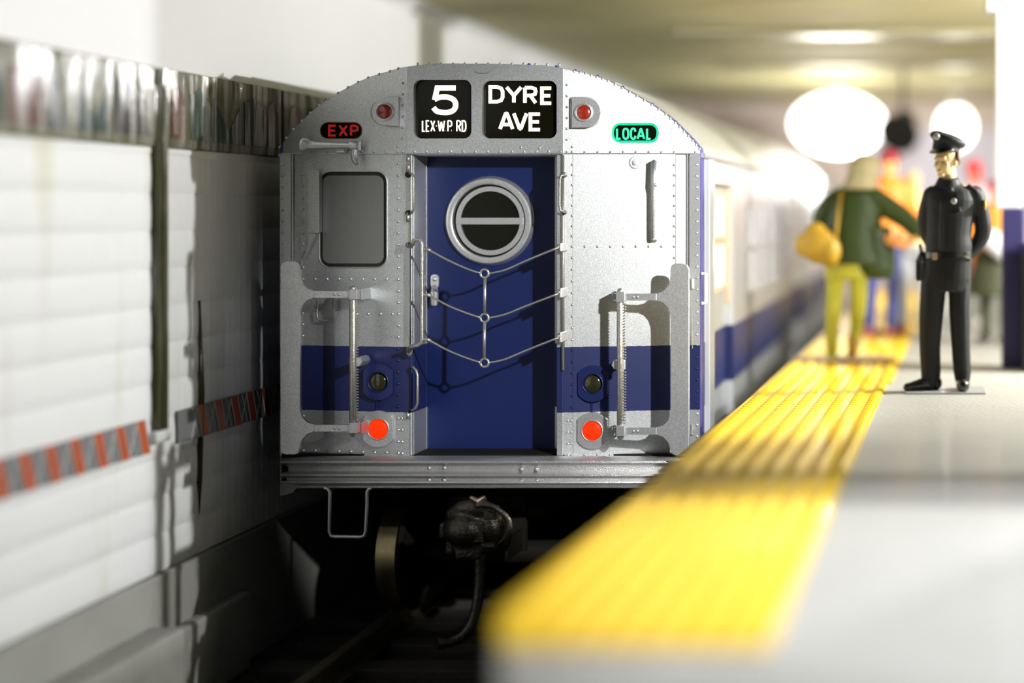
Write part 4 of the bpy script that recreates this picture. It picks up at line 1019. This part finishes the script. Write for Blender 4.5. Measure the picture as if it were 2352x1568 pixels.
mb = MB(); rows = [W(2178,578,110,.122), W(2178,592,112,.124)]; el(mb, rows, 28); bl = loc(mb, base).build('belt', SHO, off, smooth=True, auto=40)
mb = MB(); c = O(2147, 587, -.120); mb.box(c-Vector((.018, .0, .026)), c+Vector((.018, .02, .026))); loc(mb, base).build('belt_buckle', mat('dull_gold', (.45,.36,.2), .35, .5), bl, bevel=.006)
mb = MB(); mb.tube([O(2119,585,.0), O(2114,600,0), O(2113,640,0)], [.03,.036,.034], 8); mb.tube([O(2112,560,.01), O(2118,584,.01)], [.010,.018], 8); mb.box(O(2104,600,-.03), O(2124,645,.03)); loc(mb, base).fuse('holster', SHO, off, .006, 2)
CLR = mat('clear_plastic_base', (.55, .56, .56), .15, 0, .02, 4)
def baseplate(mb, x, y, sx, sy, parent=None, org=None):
    m = MB(); m.plate(lambda a, b: Vector((a, b, PLAT+.013)), [[(x+sx*math.cos(t), y+sy*math.sin(t)) for t in [2*PI*i/28 for i in range(28)]] if mb == 'o' else [(x-sx, y-sy), (x+sx, y-sy), (x+sx, y+sy), (x-sx, y+sy)]], (0, 0, -.012)); return m
m = baseplate('q', base.x+.02, base.y, .27, .19); loc(m, base).build('clear_base', CLR, off, bevel=.004)

# woman in the green coat, seen from behind
YW = 2.8; KW = PPM*CD/(CD+YW); base = ray(1938, 830, YW); base.z = PLAT+.038
wo = empty('walking_woman', base); tag(wo, 'person in dark green coat, yellow-green trousers and pale headscarf walking away', 'person')
O = lambda px, py, dy=0.: ray(px, py, YW)+Vector((0, dy, 0))
def W(px, py, wpx, ry, dy=0.):
    c = O(px, py, dy); return (c.x, c.y, c.z, wpx/2/KW, ry)
GRN = M_('green_coat_paint', (.028, .052, .002), .5); CHA = M_('chartreuse_paint', (.52, .50, .04), .5); MUS = M_('mustard_bag_paint', (.42, .25, .012), .5); SCF = M_('pale_khaki_scarf', (.50, .44, .26), .55)
ORS = M_('orange_skin_paint', (.85, .36, .12), .5)
mb = MB(); head(mb, O(1985, 395), (.3, 1), .95)
el(mb, [W(1965,430,60,.07), W(1962,500,80,.09), W(1955,600,80,.09), W(1950,640,76,.09)])
limb(mb, [O(1930,460), O(1890,520), O(1900,570)], [.045,.04,.03]); limb(mb, [O(2000,450), O(2060,500,-.02), O(2108,532,-.05), O(2080,562,-.12)], [.045,.04,.034,.03])
hand(mb, O(2080,564,-.13), (-1, -.1, .35), (0, -.3, 1), 1.15)
limb(mb, [O(1921,640), O(1914,730), O(1910,805)], [.06,.045,.03]); limb(mb, [O(1972,640), O(1972,690,.05), O(1966,750,.1), O(1960,790,.03)], [.06,.05,.035,.03])
loc(mb, base).fuse('body', ORS, wo, .009, 2)
mb = MB()
el(mb, [W(1968,432,66,.08), W(1966,448,100,.11), W(1964,480,122,.13), W(1958,530,132,.15), W(1960,580,140,.17), W(1962,605,150,.18)], 24)
el(mb, [W(2000,520,90,.12), W(2005,580,105,.13), W(2010,618,95,.13), W(2020,640,60,.10)], 20)
limb(mb, [O(1935,452), O(1905,470), O(1885,505), O(1900,545,-.04)], [.085,.08,.07,.06]); limb(mb, [O(2000,450), O(2045,480,0), O(2085,508,-.02), O(2108,532,-.05)], [.09,.09,.08,.07])
loc(mb, base).fuse('coat', GRN, wo, .013, 4)
mb = MB(); limb(mb, [O(1922,610), O(1916,690), O(1911,760), O(1910,812)], [.085,.070,.055,.045]); limb(mb, [O(1972,610), O(1972,690,.05), O(1966,750,.1), O(1960,795,.02)], [.085,.070,.055,.045]); el(mb, [W(1945,600,100,.12), W(1946,640,104,.11)])
loc(mb, base).fuse('trousers', CHA, wo, .011, 3)
mb = MB(); limb(mb, [O(1910,815,.03), O(1910,822,-.05)], [.042,.035]); loc(mb, base).fuse('shoe', CHA, wo, .01, 1)
mb = MB(); limb(mb, [O(1958,775,-.02), O(1958,805,-.05), O(1957,815,-.02)], [.040,.04,.03]); loc(mb, base).fuse('shoe', MUS, wo, .01, 1)
mb = MB(); mb.ball(O(1982,392), (.125,.13,.14), 18, 12); mb.ball(O(2000,378,.03), (.07,.1,.08), 12, 8); el(mb, [W(1974,435,84,.13), W(1976,415,72,.13), W(1980,400,66,.12)]); loc(mb, base).fuse('headscarf', SCF, wo, .011, 4)
base_w = base
m = baseplate('o', base.x, base.y, .42, .24); m.v = [v+Vector((0,0,.025)) for v in m.v]; loc(m, base).build('clear_base', mat('pinkish_clear_base', (.55, .42, .30), .7, 0, .1, 4, spec=.1), wo)
bag = empty('shoulder_bag', O(1900,560,-.1)); tag(bag, 'mustard yellow shoulder bag hanging on the back of the green coat', 'bag')
bb = O(1900,560,-.1)
mb = MB(); mb.ball(O(1886,562,-.16), (.16,.10,.15), 16, 10); mb.ball(O(1852,562,-.14), (.09,.08,.10), 12, 8); mb.ball(O(1908,575,-.18), (.10,.09,.13), 12, 8); mb.ball(O(1878,535,-.16), (.10,.07,.09), 12, 8); loc(mb, bb).fuse('bag_body', MUS, bag, .012, 5)
mb = MB(); mb.tube([O(1934,440,-.12), O(1930,480,-.165), O(1924,530,-.19), O(1918,585,-.2)], .03, 8, sx=.5); loc(mb, bb).build('bag_strap', MUS, bag, smooth=True)

def figure(name, lab, pxc, Y, H, top, legs, shoe, skin, hat=None, hair=None, face=(0, -1), lean=0., arms=((-.26,0,.85),(.26,0,.85)), vox=.016, coat=0., elbows=None, skirt=None):
    b = ray(pxc, 700, Y); b.z = PLAT+.026; e = empty(name, b); tag(e, lab, 'person'); s = H/1.75
    V = lambda x, y, z: b+Vector((x+lean*z, y, z))*s
    mb = MB(); P = head(mb, V(0, 0, 1.60), face, s)
    el(mb, [tuple(V(0,0,z))+(rx*s, ry*s) for (z, rx, ry) in ((1.44,.10,.07),(1.3,.14,.09),(1.1,.12,.09),(.92,.13,.1))])
    A = []
    for i, sx in enumerate((-1, 1)):
        h = arms[i]; el_ = (elbows[i] if elbows else (sx*.26, .02, 1.12))
        pts = [V(sx*.18, 0, 1.38), V(*el_), V(*h)]; A.append(pts); limb(mb, pts, [.045*s,.04*s,.03*s]); dd = (pts[2]-pts[1]).normalized(); hand(mb, pts[2], dd, (-sx*.5, -1, .2), s)
        limb(mb, [V(sx*.09,0,.9), V(sx*.10,-.01,.48), V(sx*.10,0,.08)], [.07*s,.05*s,.035*s])
    loc(mb, b).fuse('body', skin, e, vox*.7, 2)
    mb = MB(); zb = .92-coat
    el(mb, [tuple(V(0,0,z))+(rx*s, ry*s) for (z, rx, ry) in ((1.49,.07,.07),(1.44,.15,.09),(1.36,.20,.12),(1.2,.18,.125),(1.02,.17,.12),(zb,.19+coat*.15,.13+coat*.1))], 22)
    for i, sx in enumerate((-1, 1)):
        p = A[i]; limb(mb, [p[0], p[1], lerp(p[1], p[2], .9)], [.075*s,.065*s,.052*s])
    loc(mb, b).fuse('jacket' if not coat else 'coat', top, e, vox, 3)
    mb = MB(); el(mb, [tuple(V(0,0,z))+(rx*s, ry*s) for (z, rx, ry) in ((1.0,.15,.11),(.9,.17,.12),(.82,.16,.11))])
    for sx in (-1, 1): limb(mb, [V(sx*.09,0,.88), V(sx*.10,-.01,.5), V(sx*.105,0,.08)], [.09*s,.07*s,.06*s])
    loc(mb, b).fuse('trousers', legs, e, vox*.9, 3)
    if skirt:
        mb = MB(); el(mb, [tuple(V(0,0,z))+(rx*s, ry*s) for (z, rx, ry) in ((1.02,.15,.11),(.92,.22,.16),(.7,.28,.20),(.5,.30,.22))], 22); loc(mb, b).fuse('skirt', skirt, e, vox, 3)
    for sx in (-1, 1):
        mb = MB(); f = Vector((face[0], face[1], 0)).normalized(); h0 = V(sx*.105,0,.05)-f*.04*s; h0.z = b.z+.05*s; h1 = h0+f*.2*s; h1.z = b.z+.04*s
        limb(mb, [h0, h1], [.05*s,.04*s]); loc(mb, b).fuse('shoe', shoe, e, .014, 1)
    if hair: mb = MB(); mb.ball(P(0,-.025,.03), (.088*s,.095*s,.10*s), 16, 10); mb.ball(P(0,-.05,-.05), (.075*s,.06*s,.08*s), 12, 8); loc(mb, b).build('hair', hair, e, smooth=True)
    if hat: mb = MB(); mb.ball(P(0,-.005,.065), (.095*s,.105*s,.075*s), 18, 10); q_ = P(0,.10,.045); mb.ball(q_, (.06*s,.06*s,.014*s), 12, 6); loc(mb, b).build('cap', hat, e, smooth=True)
    return e, P, V
ORJ = M_('orange_jacket_paint', (.85, .27, .03), .5); JEA = M_('blue_jeans_paint', (.055, .065, .24), .6); BRS = M_('brick_red_shoe_paint', (.32, .06, .025), .5); REDC = M_('red_cap_paint', (.30, .015, .035), .45)
YM = 5.0
m1, P1, V1 = figure('waiting_man', 'person in orange jacket, blue jeans and red cap behind the green coat', 2020, YM, 1.80, ORJ, JEA, BRS, ORS, hat=REDC, face=(.6, .8), lean=.055, arms=((-.24,-.05,1.0),(.42,-.12,1.02)), elbows=((-.27,.02,1.15),(.24,-.02,1.16)))
mb = MB(); mb.ball(V1(-.13,-.12,1.33), (.075,.05,.085), 12, 8); mb.ball(V1(-.06,-.13,1.22), (.05,.04,.05), 12, 8); o = loc(mb, V1(-.1,-.1,1.3)).fuse('shoulder_bundle', M_('pale_blue_cloth_paint', (.35,.45,.95), .5), None, .012, 3)
o.location = V1(-.1,-.1,1.3); tag(o, 'small pale blue bundle on the back of the orange jacket', 'bundle')
YLW = M_('pale_yellow_paint', (.85, .72, .30), .5); GRYP = M_('pale_grey_paint_cloth', (.45,.48,.52), .6); WHP = M_('white_shirt_paint', (.75,.70,.70), .5)
figure('standing_person', 'person in pale yellow top and grey trousers, mostly hidden beside the officer', 2096, 5.6, 1.62, YLW, GRYP, BRS, M_('pale_skin_paint', (.8, .5, .3), .5), hair=YLW, face=(.2, -1), arms=((-.24,-.12,1.0),(.24,-.1,1.0)))
PKC = M_('pinkish_white_coat_paint', (.80,.45,.50), .5); DKO = M_('dark_olive_paint', (.03,.035,.012), .6); REDH = M_('red_hat_paint', (.70,.03,.05), .5)
figure('waiting_person', 'person in pinkish white top and red hat behind the officer shoulder', 2236, 6.4, 1.74, PKC, DKO, WHP, M_('red_brown_skin_paint', (.45,.12,.05), .5), hat=REDH, hair=REDH, face=(-.4, -1), coat=0, skirt=DKO)
figure('waiting_person', 'person in orange coat and dull red cap, between the officer and the column', 2287, 4.4, 1.50, M_('burnt_orange_paint', (.62,.20,.02), .5), DKO, SHO, M_('rosy_skin_paint', (.62,.2,.14), .5), hat=M_('dull_red_cap_paint', (.38,.04,.06), .5), face=(-.5, -1), coat=.0, skirt=DKO)
c = ray(2292, 562, 4.22)
mb = MB(); q_ = Matrix.Rotation(math.radians(38), 3, 'Y').to_quaternion(); mb.ball((0,0,0), (.20,.07,.10), 16, 10, q_); mb.ball((.05,0,-.05), (.12,.08,.10), 12, 8, q_); o = mb.fuse('handbag', M_('white_bag_paint', (.72,.70,.80), .4), None, .012, 3); o.location = c; tag(o, 'white bag held at the hip of the orange coat', 'bag')
